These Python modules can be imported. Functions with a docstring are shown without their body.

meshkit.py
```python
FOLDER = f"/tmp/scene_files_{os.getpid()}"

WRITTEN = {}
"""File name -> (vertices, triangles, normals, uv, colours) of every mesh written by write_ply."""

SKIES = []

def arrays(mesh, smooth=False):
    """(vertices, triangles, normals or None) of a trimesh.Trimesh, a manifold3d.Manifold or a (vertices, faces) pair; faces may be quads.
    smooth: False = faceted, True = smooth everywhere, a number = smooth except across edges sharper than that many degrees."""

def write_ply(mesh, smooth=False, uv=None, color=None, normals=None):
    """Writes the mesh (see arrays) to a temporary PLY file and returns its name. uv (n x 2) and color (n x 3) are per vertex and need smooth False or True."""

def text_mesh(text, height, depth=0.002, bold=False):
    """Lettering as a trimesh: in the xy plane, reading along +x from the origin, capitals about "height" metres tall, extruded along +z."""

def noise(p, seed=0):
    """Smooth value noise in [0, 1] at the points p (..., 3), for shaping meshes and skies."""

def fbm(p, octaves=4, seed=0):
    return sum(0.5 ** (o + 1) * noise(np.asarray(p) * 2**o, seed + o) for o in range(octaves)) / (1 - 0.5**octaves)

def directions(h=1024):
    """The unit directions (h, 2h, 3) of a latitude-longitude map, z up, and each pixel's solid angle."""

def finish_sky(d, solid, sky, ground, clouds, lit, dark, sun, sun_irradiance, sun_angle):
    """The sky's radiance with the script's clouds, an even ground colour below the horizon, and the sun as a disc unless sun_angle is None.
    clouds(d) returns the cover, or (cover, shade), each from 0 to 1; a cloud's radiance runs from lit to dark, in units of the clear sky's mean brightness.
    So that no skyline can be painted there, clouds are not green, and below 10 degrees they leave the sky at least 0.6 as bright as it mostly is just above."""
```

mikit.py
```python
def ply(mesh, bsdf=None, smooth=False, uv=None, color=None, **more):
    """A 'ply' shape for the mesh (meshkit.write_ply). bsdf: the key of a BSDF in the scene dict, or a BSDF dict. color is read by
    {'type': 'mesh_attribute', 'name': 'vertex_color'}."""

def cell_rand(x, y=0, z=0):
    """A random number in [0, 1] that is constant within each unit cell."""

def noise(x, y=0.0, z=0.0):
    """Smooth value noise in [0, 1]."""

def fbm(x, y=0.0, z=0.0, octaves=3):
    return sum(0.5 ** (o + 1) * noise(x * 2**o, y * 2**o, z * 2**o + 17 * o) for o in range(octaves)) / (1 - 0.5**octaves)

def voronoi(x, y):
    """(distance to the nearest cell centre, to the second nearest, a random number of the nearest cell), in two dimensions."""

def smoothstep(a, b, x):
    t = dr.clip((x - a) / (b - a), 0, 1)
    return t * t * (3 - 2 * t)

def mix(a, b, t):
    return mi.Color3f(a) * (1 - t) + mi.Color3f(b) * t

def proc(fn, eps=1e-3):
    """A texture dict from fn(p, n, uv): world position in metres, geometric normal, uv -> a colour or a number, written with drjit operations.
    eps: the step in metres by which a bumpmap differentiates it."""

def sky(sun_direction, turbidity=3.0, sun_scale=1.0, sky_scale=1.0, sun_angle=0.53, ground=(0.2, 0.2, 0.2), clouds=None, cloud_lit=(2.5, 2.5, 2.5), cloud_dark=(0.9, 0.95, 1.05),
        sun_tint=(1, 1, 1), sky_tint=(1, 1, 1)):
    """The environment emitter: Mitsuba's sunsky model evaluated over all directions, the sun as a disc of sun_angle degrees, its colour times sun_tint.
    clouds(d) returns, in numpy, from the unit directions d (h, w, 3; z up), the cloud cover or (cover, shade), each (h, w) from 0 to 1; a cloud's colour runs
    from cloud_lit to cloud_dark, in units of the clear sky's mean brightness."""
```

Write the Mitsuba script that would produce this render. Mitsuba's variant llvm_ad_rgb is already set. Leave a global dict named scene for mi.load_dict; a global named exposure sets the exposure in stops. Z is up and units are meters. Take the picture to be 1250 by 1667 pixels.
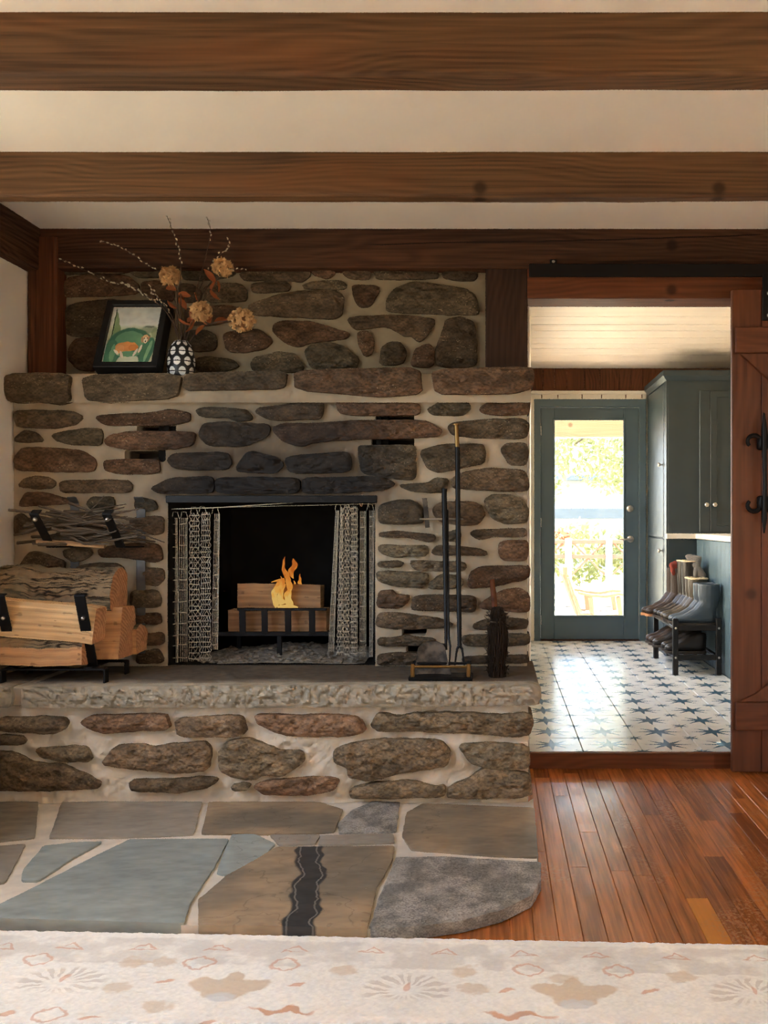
import math, random
import numpy as np
import trimesh, shapely
from shapely.geometry import Polygon, Point
from scipy.spatial import Delaunay
import manifold3d as m3
import drjit as dr
import mitsuba as mi
import mikit, meshkit
from mikit import proc, fbm, noise, smoothstep, mix, voronoi, cell_rand

random.seed(7)
rng = np.random.default_rng(11)
T = mi.ScalarTransform4f
scene, labels = {}, {}

# ------------------------------------------------------------------ camera, sky, exposure
F, CX, CY, H = 1533.0, 806.0, 845.0, 1.13          # focal length and vanishing point in photo pixels, camera height
scene['camera'] = {'type': 'perspective', 'fov_axis': 'x', 'fov': 2 * math.degrees(math.atan(625 / F)),
                   'principal_point_offset_x': (625 - CX) / 1250, 'principal_point_offset_y': (833.5 - CY) / 1667,
                   'near_clip': 0.05, 'far_clip': 500.0,
                   'to_world': T().look_at([0, 0, H], [0, 1, H], [0, 0, 1])}
scene['sky'] = mikit.sky((0.62, 0.40, 0.72), turbidity=3.5, sun_scale=0.85, sky_scale=1.0, sky_tint=(1.02, 0.985, 0.955), sun_tint=(0.90, 0.97, 1.08), ground=(0.22, 0.21, 0.17),
                         clouds=lambda d: (np.clip(meshkit.fbm(d * 3.0, 4, 3) * 2.2 - 0.75, 0, 1) * 0.8, 0.25),
                         cloud_lit=(2.0, 2.0, 2.0), cloud_dark=(1.2, 1.22, 1.25))
exposure = 5.85


def C(r, g, b):
    c = np.array([r, g, b]) / 255.0
    return [float(x) for x in np.where(c < 0.04045, c / 12.92, ((c + 0.055) / 1.055) ** 2.4)]


def S(px, py, Y):
    """A photo pixel on the upright plane at depth Y -> (x, z)."""
    return (px - CX) * Y / F, H - (py - CY) * Y / F


def G(px, py, z):
    """A photo pixel on the level plane z -> (x, y)."""
    Y = F * (H - z) / (py - CY)
    return (px - CX) * Y / F, Y


# ------------------------------------------------------------------ entries
def numbered(name):
    if name not in used:
        used.add(name)
        return name
    k = counters.get(name, 0) + 1
    counters[name] = k
    used.add(f'{name}_{k:03d}')
    return f'{name}_{k:03d}'


used, counters = set(), {}


def tag(key, label=None, cat=None, group=None, kind=None):
    d = {k: v for k, v in (('label', label), ('category', cat), ('group', group), ('kind', kind)) if v}
    labels.setdefault(key, {}).update(d)
    return key


def thing(name, label, cat, group=None):
    return tag(numbered(name), label, cat, group)


def obj(name, mesh, mat, parent=None, smooth=False, uv=None, label=None, cat=None, group=None, kind=None, **more):
    key = numbered((parent + '__' if parent else '') + name)
    if isinstance(mesh, dict):
        scene[key] = mesh
    else:
        if uv is not None and np.ndim(uv) == 1:
            n = len(meshkit.arrays(mesh, False)[0])
            uv = np.tile(np.asarray(uv, float), (n, 1))
        scene[key] = mikit.ply(mesh, mat, smooth=smooth, uv=uv, **more)
    if label or cat or group or kind:
        tag(key, label, cat, group, kind)
    return key


def struct(name, mesh, mat, parent=None, **k):
    return obj(name, mesh, mat, parent, kind=None if parent else 'structure', **k)


# ------------------------------------------------------------------ mesh helpers
def box(x0, x1, y0, y1, z0, z1, b=0.0):
    if b <= 0:
        m = trimesh.creation.box(extents=[x1 - x0, y1 - y0, z1 - z0])
        m.apply_translation([(x0 + x1) / 2, (y0 + y1) / 2, (z0 + z1) / 2])
        return m
    b = min(b, 0.45 * min(x1 - x0, y1 - y0, z1 - z0))
    pts = []
    for sx in (0, 1):
        for sy in (0, 1):
            for sz in (0, 1):
                c = np.array([(x0, x1)[sx], (y0, y1)[sy], (z0, z1)[sz]], float)
                d = np.array([1 - 2 * sx, 1 - 2 * sy, 1 - 2 * sz]) * b
                for k in range(3):
                    e = d.copy(); e[k] = 0
                    pts.append(c + e)
    return trimesh.convex.convex_hull(np.array(pts))


def join(*ms):
    ms = ms[0] if len(ms) == 1 and isinstance(ms[0], (list, tuple)) else ms
    return trimesh.util.concatenate(list(ms))


def tube(pts, r, sides=8, closed_ends=True):
    p = np.asarray(pts, float)
    n = len(p)
    r = np.broadcast_to(np.asarray(r, float), (n,))
    t = np.gradient(p, axis=0)
    t /= np.linalg.norm(t, axis=1, keepdims=True) + 1e-12
    a = np.cross(t[0], [0, 0, 1.0] if abs(t[0][2]) < 0.9 else [1.0, 0, 0])
    a /= np.linalg.norm(a)
    rings = []
    ang = np.arange(sides) * 2 * np.pi / sides
    for i in range(n):
        a = a - t[i] * (a @ t[i]); a /= np.linalg.norm(a) + 1e-12
        b = np.cross(t[i], a)
        rings.append(p[i] + r[i] * (np.cos(ang)[:, None] * a + np.sin(ang)[:, None] * b))
    v = np.vstack(rings)
    f = []
    for i in range(n - 1):
        for j in range(sides):
            q = [i * sides + j, i * sides + (j + 1) % sides, (i + 1) * sides + (j + 1) % sides, (i + 1) * sides + j]
            f += [[q[0], q[1], q[2]], [q[0], q[2], q[3]]]
    if closed_ends:
        for base, ring0, flip in ((p[0], 0, True), (p[-1], (n - 1) * sides, False)):
            c = len(v); v = np.vstack([v, base])
            for j in range(sides):
                tri = [c, ring0 + j, ring0 + (j + 1) % sides]
                f.append(tri[::-1] if flip else tri)
    return trimesh.Trimesh(v, np.array(f), process=False)


def bar(p0, p1, w, t, up=(0, 0, 1)):
    """A flat bar from p0 to p1, w wide (across up x axis), t thick."""
    p0, p1 = np.asarray(p0, float), np.asarray(p1, float)
    L = np.linalg.norm(p1 - p0); d = (p1 - p0) / L
    u = np.asarray(up, float); u = u - d * (u @ d); u /= np.linalg.norm(u)
    s = np.cross(d, u)
    m = box(0, L, -w / 2, w / 2, -t / 2, t / 2, min(w, t) * 0.15)
    M = np.eye(4); M[:3, 0], M[:3, 1], M[:3, 2], M[:3, 3] = d, s, u, p0
    m.apply_transform(M)
    return m


def lathe(profile, sides=32, at=(0, 0, 0)):
    m = trimesh.creation.revolve(np.array(profile, float), sections=sides)
    m.apply_translation(at)
    return m


def extrude(poly, depth):
    return trimesh.creation.extrude_polygon(poly, depth, engine='earcut')


def upright(mesh, Y, thick_toward_camera=True):
    """A mesh made in (x, z as its own xy, depth as its own z) stood up on the plane at Y, its depth toward the camera."""
    v = np.array(mesh.vertices)
    m = trimesh.Trimesh(np.stack([v[:, 0], Y - v[:, 2], v[:, 1]], 1), np.array(mesh.faces), process=False)
    return m


def hulls(*groups):
    """Union of the hulls of groups of (centre, radius) balls, refined and smoothed."""
    parts = []
    for g in groups:
        balls = [m3.Manifold.sphere(1.0, 16).scale([r, r, r] if np.isscalar(r) else list(r)).translate(list(c)) for c, r in g]
        parts.append(m3.Manifold.batch_hull(balls))
    out = parts[0]
    for p in parts[1:]:
        out = out + p
    return out


def to_tri(man, refine=None, it=8):
    if refine:
        man = man.refine_to_length(refine)
    mm = man.to_mesh()
    m = trimesh.Trimesh(mm.vert_properties[:, :3], mm.tri_verts, process=True)
    if it:
        trimesh.smoothing.filter_taubin(m, lamb=0.5, nu=0.52, iterations=it)
    return m


def hewn(axis, a0, a1, u0, u1, w0, w1, seed, amp=0.006, r=0.012, n=90):
    """A timber along axis ('x','y','z') with rounded, slightly wavy edges. u and w are the two other axes in cyclic order."""
    per = []
    for cx, cy, s in ((u1 - r, w1 - r, 0), (u0 + r, w1 - r, 1), (u0 + r, w0 + r, 2), (u1 - r, w0 + r, 3)):
        for k in range(4):
            an = (s + k / 3) * np.pi / 2
            per.append((cx + r * math.cos(an), cy + r * math.sin(an)))
    dense = []
    for i in range(len(per)):
        p, q = np.array(per[i]), np.array(per[(i + 1) % len(per)])
        k = max(1, int(np.linalg.norm(q - p) / 0.035))
        dense += [p + (q - p) * j / k for j in range(k)]
    per = np.array(dense); m = len(per); ctr = per.mean(0)
    t = np.linspace(a0, a1, n)
    v = np.zeros((n, m, 3))
    for i, a in enumerate(t):
        v[i, :, 0], v[i, :, 1:] = a, per
    d = per - ctr; d /= np.linalg.norm(d, axis=1, keepdims=True)
    q = np.stack([v[..., 0] * 3.0, v[..., 1] * 14, v[..., 2] * 14], -1)
    k = (meshkit.fbm(q, 3, seed) - 0.5) * 2 * amp + (meshkit.noise(np.stack([v[..., 0] * 0.8, v[..., 1] * 2, v[..., 2] * 2], -1), seed + 9) - 0.5) * amp * 1.6
    v[..., 1:] += k[..., None] * d[None]
    faces = []
    for i in range(n - 1):
        for j in range(m):
            A, B, Cc, D = i * m + j, i * m + (j + 1) % m, (i + 1) * m + (j + 1) % m, (i + 1) * m + j
            faces += [[A, B, Cc], [A, Cc, D]]
    v = v.reshape(-1, 3)
    c0, c1 = len(v), len(v) + 1
    v = np.vstack([v, [[a0, *ctr]], [[a1, *ctr]]])
    for j in range(m):
        faces += [[c0, (j + 1) % m, j], [c1, (n - 1) * m + j, (n - 1) * m + (j + 1) % m]]
    order = {'x': [0, 1, 2], 'y': [2, 0, 1], 'z': [1, 2, 0]}[axis]
    return trimesh.Trimesh(v[:, order], np.array(faces), process=False)


def smooth_ring(pts, it=2):
    p = np.asarray(pts, float)
    for _ in range(it):
        q = np.roll(p, -1, 0)
        p = np.stack([0.86 * p + 0.14 * q, 0.14 * p + 0.86 * q], 1).reshape(-1, 2)
    return p


def resample(p, step):
    p = np.vstack([p, p[:1]])
    s = np.concatenate([[0], np.cumsum(np.linalg.norm(np.diff(p, axis=0), axis=1))])
    n = max(8, int(s[-1] / step))
    t = np.arange(n) * s[-1] / n
    return np.stack([np.interp(t, s, p[:, 0]), np.interp(t, s, p[:, 1])], 1)


def stone(outline, height, skirt, seed, step=0.012, edge=0.018, rough=0.004, wob=0.004, rounding=2, freq=30.0, tilt=0.0, grow=0.004):
    """A stone on the plane z = 0 of its own axes, its face toward +z. outline: metres."""
    ring = smooth_ring(outline, rounding) if rounding else np.asarray(outline, float)
    ring = resample(ring, step)
    nrm = np.roll(ring, -1, 0) - np.roll(ring, 1, 0)
    nrm = np.stack([nrm[:, 1], -nrm[:, 0]], 1); nrm /= np.linalg.norm(nrm, axis=1, keepdims=True) + 1e-9
    w = (meshkit.fbm(np.stack([ring[:, 0] * 28, ring[:, 1] * 28, ring[:, 0] * 0 + seed], 1), 3, seed) - 0.5) * 2 * wob
    if not Polygon(ring).exterior.is_ccw:
        nrm = -nrm
    ring = ring + nrm * (w[:, None] + grow)
    poly = Polygon(ring)
    if not poly.is_valid:
        poly = poly.buffer(0)
        poly = max(getattr(poly, 'geoms', [poly]), key=lambda g: g.area)
        ring = np.array(poly.exterior.coords)[:-1]
    x0, y0, x1, y1 = poly.bounds
    gx, gy = np.meshgrid(np.arange(x0, x1, step), np.arange(y0, y1, step * 0.9))
    gx = gx + (np.arange(gx.shape[0]) % 2)[:, None] * step / 2
    inner = np.stack([gx.ravel(), gy.ravel()], 1) + (np.random.default_rng(seed).random((gx.size, 2)) - 0.5) * step * 0.4
    small = poly.buffer(-step * 0.55)
    inner = inner[shapely.contains_xy(small, inner[:, 0], inner[:, 1])] if not small.is_empty else inner[:0]
    P = np.vstack([ring, inner])
    tri = Delaunay(P).simplices
    c = P[tri].mean(1)
    tri = tri[shapely.contains_xy(poly, c[:, 0], c[:, 1])]
    a = P[tri]
    area = (a[:, 1, 0] - a[:, 0, 0]) * (a[:, 2, 1] - a[:, 0, 1]) - (a[:, 1, 1] - a[:, 0, 1]) * (a[:, 2, 0] - a[:, 0, 0])
    tri = np.where((area < 0)[:, None], tri[:, ::-1], tri)
    dist = shapely.distance(shapely.points(P), poly.exterior)
    z = height * (0.62 + 0.38 * (1 - np.exp(-dist / edge)))
    q = np.stack([P[:, 0] * freq, P[:, 1] * freq, P[:, 0] * 0 + seed * 3.7], 1)
    z = z + (meshkit.fbm(q, 3, seed) - 0.5) * 2 * rough * np.minimum(1, dist / edge + 0.25) + (meshkit.noise(q * 0.25, seed + 5) - 0.5) * rough * 2.0 * np.minimum(1, dist / edge)
    if tilt:
        ctr = P.mean(0); z = z + tilt * (P[:, 1] - ctr[1])
    n = len(ring)
    # the rim (shared, so that shading rolls over it), then a skirt with vertices of its own
    top = np.column_stack([P, z])
    out = ring + nrm[:len(ring)] * 0 if len(nrm) == len(ring) else ring
    s0 = np.column_stack([out, z[:n]]); s1 = np.column_stack([out, np.full(n, -skirt)])
    v = np.vstack([top, s0, s1])
    b = len(top); i = np.arange(n); j = (i + 1) % n
    ccw = Polygon(ring).exterior.is_ccw
    side = np.vstack([np.stack([b + i, b + n + i, b + n + j], 1), np.stack([b + i, b + n + j, b + j], 1)])
    if not ccw:
        side = side[:, ::-1]
    return trimesh.Trimesh(v, np.vstack([tri, side]), process=False)


def heightfield(x0, x1, z0, z1, res, amp, seed, freq=9.0, holes=(), niches=(), cuts=None, fine=0.0015):
    """A rough mortar face in the xy plane of its own axes, +z outward. holes: rectangles left open. niches: (x0,x1,z0,z1,depth)."""
    nx, nz = int((x1 - x0) / res) + 2, int((z1 - z0) / res) + 2
    X, Z = np.meshgrid(np.linspace(x0, x1, nx), np.linspace(z0, z1, nz))
    q = np.stack([X * freq, Z * freq, X * 0 + seed], -1)
    h = (meshkit.fbm(q, 3, seed) - 0.5) * 2 * amp + (meshkit.noise(q * 9, seed + 1) - 0.5) * 2 * fine
    for a, b, c, d, dep in niches:
        inside = (X > a) & (X < b) & (Z > c) & (Z < d)
        h = np.where(inside, -dep, h)
    idx = np.arange(nx * nz).reshape(nz, nx)
    A, B, Cc, D = idx[:-1, :-1].ravel(), idx[:-1, 1:].ravel(), idx[1:, 1:].ravel(), idx[1:, :-1].ravel()
    mx, mz = (X[:-1, :-1] + X[1:, 1:]).ravel() / 2, (Z[:-1, :-1] + Z[1:, 1:]).ravel() / 2
    keep = np.ones(len(A), bool)
    for a, b, c, d in holes:
        keep &= ~((mx > a) & (mx < b) & (mz > c) & (mz < d))
    f = np.vstack([np.stack([A, B, Cc], 1)[keep], np.stack([A, Cc, D], 1)[keep]])
    return trimesh.Trimesh(np.stack([X.ravel(), Z.ravel(), h.ravel()], 1), f, process=False)


# ------------------------------------------------------------------ materials
def two(d):
    return {'type': 'twosided', 'bsdf': d}


def principled(color, rough=0.6, **k):
    base = {'type': 'rgb', 'value': color} if isinstance(color, (list, tuple)) else color
    return two({'type': 'principled', 'base_color': base, 'roughness': rough, 'specular': k.pop('specular', 0.4), **k})


def rgb3(c):
    return mi.Color3f(*c)


def tone(uv):
    """A stone's own two numbers, packed into its planar uv in steps of 8."""
    return dr.round(uv.x / 8) / 16, dr.round(uv.y / 8) / 16


def packed(a, b, u, v):
    return np.stack([np.asarray(a) + 8 * round(16 * u), np.asarray(b) + 8 * round(16 * v)], 1)


def bumped(bsdf, fn, scale, eps=1e-3):
    return two({'type': 'bumpmap', 'tex': proc(fn, eps), 'scale': scale, 'bsdf': bsdf['bsdf']})


def soot_and_shade_at(p):
    """The smoke stain above the fire opening and the painted shade in the slots, in metres on the chimney face."""
    x = dr.abs(p.x + 0.96 + 0.06 * (fbm(p.x * 5, p.z * 5, 3) - 0.5))
    up = dr.maximum(p.z - 1.24, 0) / (0.47 + 0.25 * (fbm(p.x * 4, p.z * 3, 8) - 0.5))
    side = smoothstep(0.78, 0.30, x + up * 0.16)
    s = side * smoothstep(1.55, 0.05, up) * smoothstep(1.05, 1.25, p.z)
    slot_shade = smoothstep(4.15, 4.19, p.y) * smoothstep(1.72, 1.70, p.z)        # shade inside the draught slots, painted into the colour by depth
    return dr.clip(dr.maximum(s * (0.72 + 0.5 * fbm(p.x * 9, p.y * 9, p.z * 9)), slot_shade), 0, 0.96)


def stone_color(dark=1.0, soot=True):
    def fn(p, n, uv):
        ku, kv = tone(uv)
        a = mix(C(114, 91, 68), C(112, 97, 74), smoothstep(0.0, 0.6, kv))
        a = mi.Color3f(dr.lerp(a, rgb3(C(122, 91, 67)), smoothstep(0.6, 0.8, kv)))
        m = fbm(p.x * 26 + ku * 40, p.y * 26, p.z * 34, octaves=4)
        big = fbm(p.x * 7 + ku * 90, p.y * 7, p.z * 13 + ku * 17)
        c = a * ((0.56 + 0.5 * ku) * (0.72 + 0.56 * smoothstep(0.28, 0.72, m)) * (0.55 + 0.9 * big) * (0.70 + 0.6 * smoothstep(0.25, 0.7, fbm(p.x * 110, p.y * 110, p.z * 130))) * dark)
        speck = smoothstep(0.78, 0.86, noise(p.x * 170, p.y * 170, p.z * 170))
        c = dr.lerp(c, rgb3(C(190, 170, 140)), speck * 0.35 * smoothstep(0.45, 0.6, big))
        if soot:
            c = dr.lerp(c, rgb3(C(34, 31, 30)), soot_and_shade_at(p))
        return c
    return fn


def mortar_color(base, soot=True):
    def fn(p, n, uv):
        m = fbm(p.x * 16, p.y * 16, p.z * 16, octaves=4)
        big = fbm(p.x * 3.5, p.y * 3.5, p.z * 3.5 + 4)
        c = rgb3(base) * (0.72 + 0.42 * m) * (0.80 + 0.4 * big)
        if soot:
            c = dr.lerp(c, rgb3(C(62, 52, 44)), soot_and_shade_at(p) * 0.92)
        return c
    return fn


stone_bump = lambda p, n, uv: fbm(p.x * 30, p.y * 30, p.z * 42, octaves=3) + 0.5 * dr.abs(fbm(p.x * 16 + 4, p.y * 16, p.z * 30) - 0.5)
rock_bump = lambda p, n, uv: fbm(p.x * 55 + p.z * 20, p.y * 55, p.z * 50, octaves=2)
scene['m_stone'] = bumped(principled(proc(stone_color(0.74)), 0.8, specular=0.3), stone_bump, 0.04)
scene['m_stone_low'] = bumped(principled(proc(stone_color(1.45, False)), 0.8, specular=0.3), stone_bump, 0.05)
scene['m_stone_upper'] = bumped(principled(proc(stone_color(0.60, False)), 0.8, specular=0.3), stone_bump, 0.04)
scene['m_joint'] = principled(proc(mortar_color(C(220, 208, 188), False)), 0.95, specular=0.15)
mortar_bump = lambda p, n, uv: fbm(p.x * 22, p.y * 22, p.z * 22, octaves=3)
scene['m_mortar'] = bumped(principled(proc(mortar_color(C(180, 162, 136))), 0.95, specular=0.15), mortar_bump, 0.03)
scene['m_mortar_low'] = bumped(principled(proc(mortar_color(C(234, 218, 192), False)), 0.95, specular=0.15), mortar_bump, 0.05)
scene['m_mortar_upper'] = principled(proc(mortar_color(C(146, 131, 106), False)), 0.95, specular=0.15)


def slab_color(p, n, uv):
    m = fbm(p.x * 30, p.y * 30, p.z * 30, octaves=4)
    big = fbm(p.x * 4, p.y * 6, p.z * 4)
    c = rgb3(C(182, 166, 140)) * (0.62 + 0.6 * m) * (0.8 + 0.35 * big)
    # soot and ash trodden out of the fire over the top of the slab
    dirt = smoothstep(3.63, 3.80, p.y + 0.10 * (fbm(p.x * 6, p.y * 6) - 0.5)) * smoothstep(0.46, 0.485, p.z)
    return dr.lerp(c, rgb3(C(70, 58, 47)) * (0.6 + 0.7 * m), dirt * 0.85)


scene['m_slab'] = bumped(principled(proc(slab_color), 0.8, specular=0.3), rock_bump, 0.05)
scene['m_soot'] = principled(proc(lambda p, n, uv: rgb3(C(30, 27, 24)) * (0.5 + 0.9 * fbm(p.x * 9, p.y * 9, p.z * 9))), 0.95, specular=0.1)
scene['m_ash'] = principled(proc(lambda p, n, uv: rgb3(C(150, 140, 125)) * (0.25 + 1.0 * fbm(p.x * 60, p.y * 60, p.z * 60))), 0.95, specular=0.1)


def flag_color(p, n, uv):
    ku, kv = tone(uv)
    m = fbm(p.x * 14 + p.y * 9, p.y * 30 - p.x * 6, p.z * 40, octaves=4)
    big = fbm(p.x * 3 + ku * 31, p.y * 3.5)
    fine = noise(p.x * 260, p.y * 260, p.z * 260)
    blue = mix(C(130, 136, 130), C(152, 157, 148), big)
    brown = mix(C(118, 108, 92), C(156, 134, 106), smoothstep(0.3, 0.7, big))
    gran = mix(C(116, 112, 104), C(156, 150, 140), smoothstep(0.35, 0.65, fbm(p.x * 16, p.y * 13, p.z * 16, octaves=4))) * (0.6 + 0.8 * fine)
    grey = mix(C(128, 122, 110), C(160, 150, 134), big)
    c = dr.select(kv < 0.25, blue, dr.select(kv < 0.5, brown, dr.select(kv < 0.75, grey, gran)))
    crack = smoothstep(0.012, 0.004, dr.abs(fbm(p.x * 7 + 3 * ku, p.y * 9, 2, octaves=4) - .5)) * smoothstep(.45, .6, noise(p.x * 3, p.y * 3, 5))
    c = mi.Color3f(c) * (1 - .2 * crack) * 1.10 * (0.66 + 0.62 * m) * (0.8 + 0.4 * ku)
    # a black vein with pale threads across one brown stone
    xv = -0.52 - 0.15 * (p.y - 2.54) + 0.05 * (fbm(p.y * 9, 3) - 0.5)
    d = dr.abs(p.x - xv)
    vein = smoothstep(0.048, 0.038, d + 0.012 * (noise(p.x * 30, p.y * 30) - 0.5)) * dr.select((kv > 0.29) & (kv < 0.34), 1.0, 0.0)
    thread = smoothstep(0.004, 0.0015, dr.abs(d - 0.030 - 0.02 * (fbm(p.y * 25, p.x * 4) - 0.5))) * 0.7
    return dr.lerp(c, dr.lerp(rgb3(C(56, 55, 54)) * (0.7 + 0.6 * m), rgb3(C(150, 144, 134)), thread * .6), vein)


scene['m_flag'] = bumped(principled(proc(flag_color), 0.5, specular=0.4), lambda p, n, uv: fbm(p.x * 16 + p.y * 8, p.y * 34 - p.x * 5, 2, octaves=5), 0.006)


def timber(light, dark, axis, warm=None, scale=1.0):
    def fn(p, n, uv):
        a, b, c = {'x': (p.x, p.y, p.z), 'y': (p.y, p.x, p.z), 'z': (p.z, p.x, p.y)}[axis]
        w = fbm(a * 1.1, b * 4, c * 4) * 0.22
        ring = dr.sin((c * 0.8 + b * 0.6 + w) * 330 * scale + 3 * fbm(a * 3, b * 20, c * 20))
        g = fbm(a * 4, b * 120, c * 120, octaves=3)
        big = fbm(a * 1.3 + 5, b * 5, c * 7)
        t = dr.clip(0.28 + 0.15 * ring + 0.9 * (g - 0.5) + 0.9 * (big - 0.5) + 0.2, 0, 1)
        col = mix(dark, light, t)
        if warm is not None:
            col = dr.lerp(col, rgb3(warm), smoothstep(0.5, 0.75, fbm(a * 1.7 + 31, b * 3, c * 6)) * 0.45)
        knot = smoothstep(0.035, 0.012, dr.sqrt(dr.square((a - dr.round(a / 0.83) * 0.83 - 0.3 * (cell_rand(dr.round(a / 0.83), 4) - 0.5))) + dr.square(b + c - dr.round((b + c) / 0.19) * 0.19 + 0.03)))
        return dr.lerp(col, rgb3(dark) * 0.45, knot * 0.8 * dr.select(cell_rand(dr.round(a / 0.83), dr.round((b + c) / 0.19), 7) > .62, 1.0, 0.0))
    return fn


scene['m_beam'] = principled(proc(timber(C(112, 80, 52), C(66, 45, 29), 'x', C(116, 70, 38))), 0.7, specular=0.3)
dark_beam = timber(C(84, 53, 34), C(44, 28, 19), 'x', C(88, 49, 30))


def checked_beam(p, n, uv):
    """The chimney beam with its long drying cracks."""
    c = dark_beam(p, n, uv)
    for x0, x1, z0, sl in ((-.62, .20, 2.366, .02), (.12, 1.25, 2.378, .035), (-1.75, -1.20, 2.352, -.01)):
        d = dr.abs(p.z - z0 - sl * (p.x - x0) - .012 * (fbm(p.x * 6, z0) - .5))
        c = dr.lerp(c, rgb3(C(20, 13, 9)), smoothstep(.0042, .0018, d) * smoothstep(x0, x0 + .1, p.x) * smoothstep(x1, x1 - .1, p.x) * .9)
    return c


scene['m_beam_dark'] = principled(proc(checked_beam), 0.75, specular=0.25)
scene['m_beam_side'] = principled(proc(timber(C(88, 58, 38), C(46, 31, 22), 'y')), 0.75, specular=0.25)
scene['m_post'] = principled(proc(timber(C(104, 60, 36), C(58, 34, 22), 'z', C(112, 60, 34))), 0.7, specular=0.3)
scene['m_post_dark'] = principled(proc(timber(C(68, 44, 30), C(40, 26, 18), 'z')), 0.75, specular=0.25)
scene['m_barn'] = principled(proc(timber(C(112, 61, 33), C(80, 42, 23), 'z', C(118, 64, 33), 0.6)), 0.5, specular=0.4)
scene['m_barn_rail'] = principled(proc(timber(C(112, 61, 33), C(80, 42, 23), 'x', None, 0.6)), 0.5, specular=0.4)
scene['m_header'] = principled(proc(timber(C(120, 66, 36), C(78, 42, 24), 'x', None, 0.7)), 0.55, specular=0.35)
scene['m_old_board'] = principled(proc(timber(C(104, 62, 38), C(64, 38, 24), 'z')), 0.75, specular=0.25)


def floor_color(p, n, uv):
    x, y = p.x, p.y
    g = fbm(x * 130 + uv.x * 77, y * 5 + uv.y * 9, octaves=4)
    big = fbm(x * 9 + uv.x * 50, y * 1.6 + uv.y * 13)
    c = mix(C(120, 64, 29), C(184, 110, 54), dr.clip(0.5 + 1.3 * (g - 0.5) + 0.9 * (uv.x - 0.5) + 0.6 * (big - 0.5), 0, 1))
    c = dr.lerp(c, rgb3(C(202, 128, 44)), dr.select(uv.y > 0.93, 0.75, 0.0))
    worn = smoothstep(0.52, 0.72, fbm(x * 6, y * 4 + 3)) * smoothstep(0.45, 0.7, fbm(x * 140, y * 120))
    return dr.lerp(c, rgb3(C(176, 132, 96)), worn * 0.5)


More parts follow.
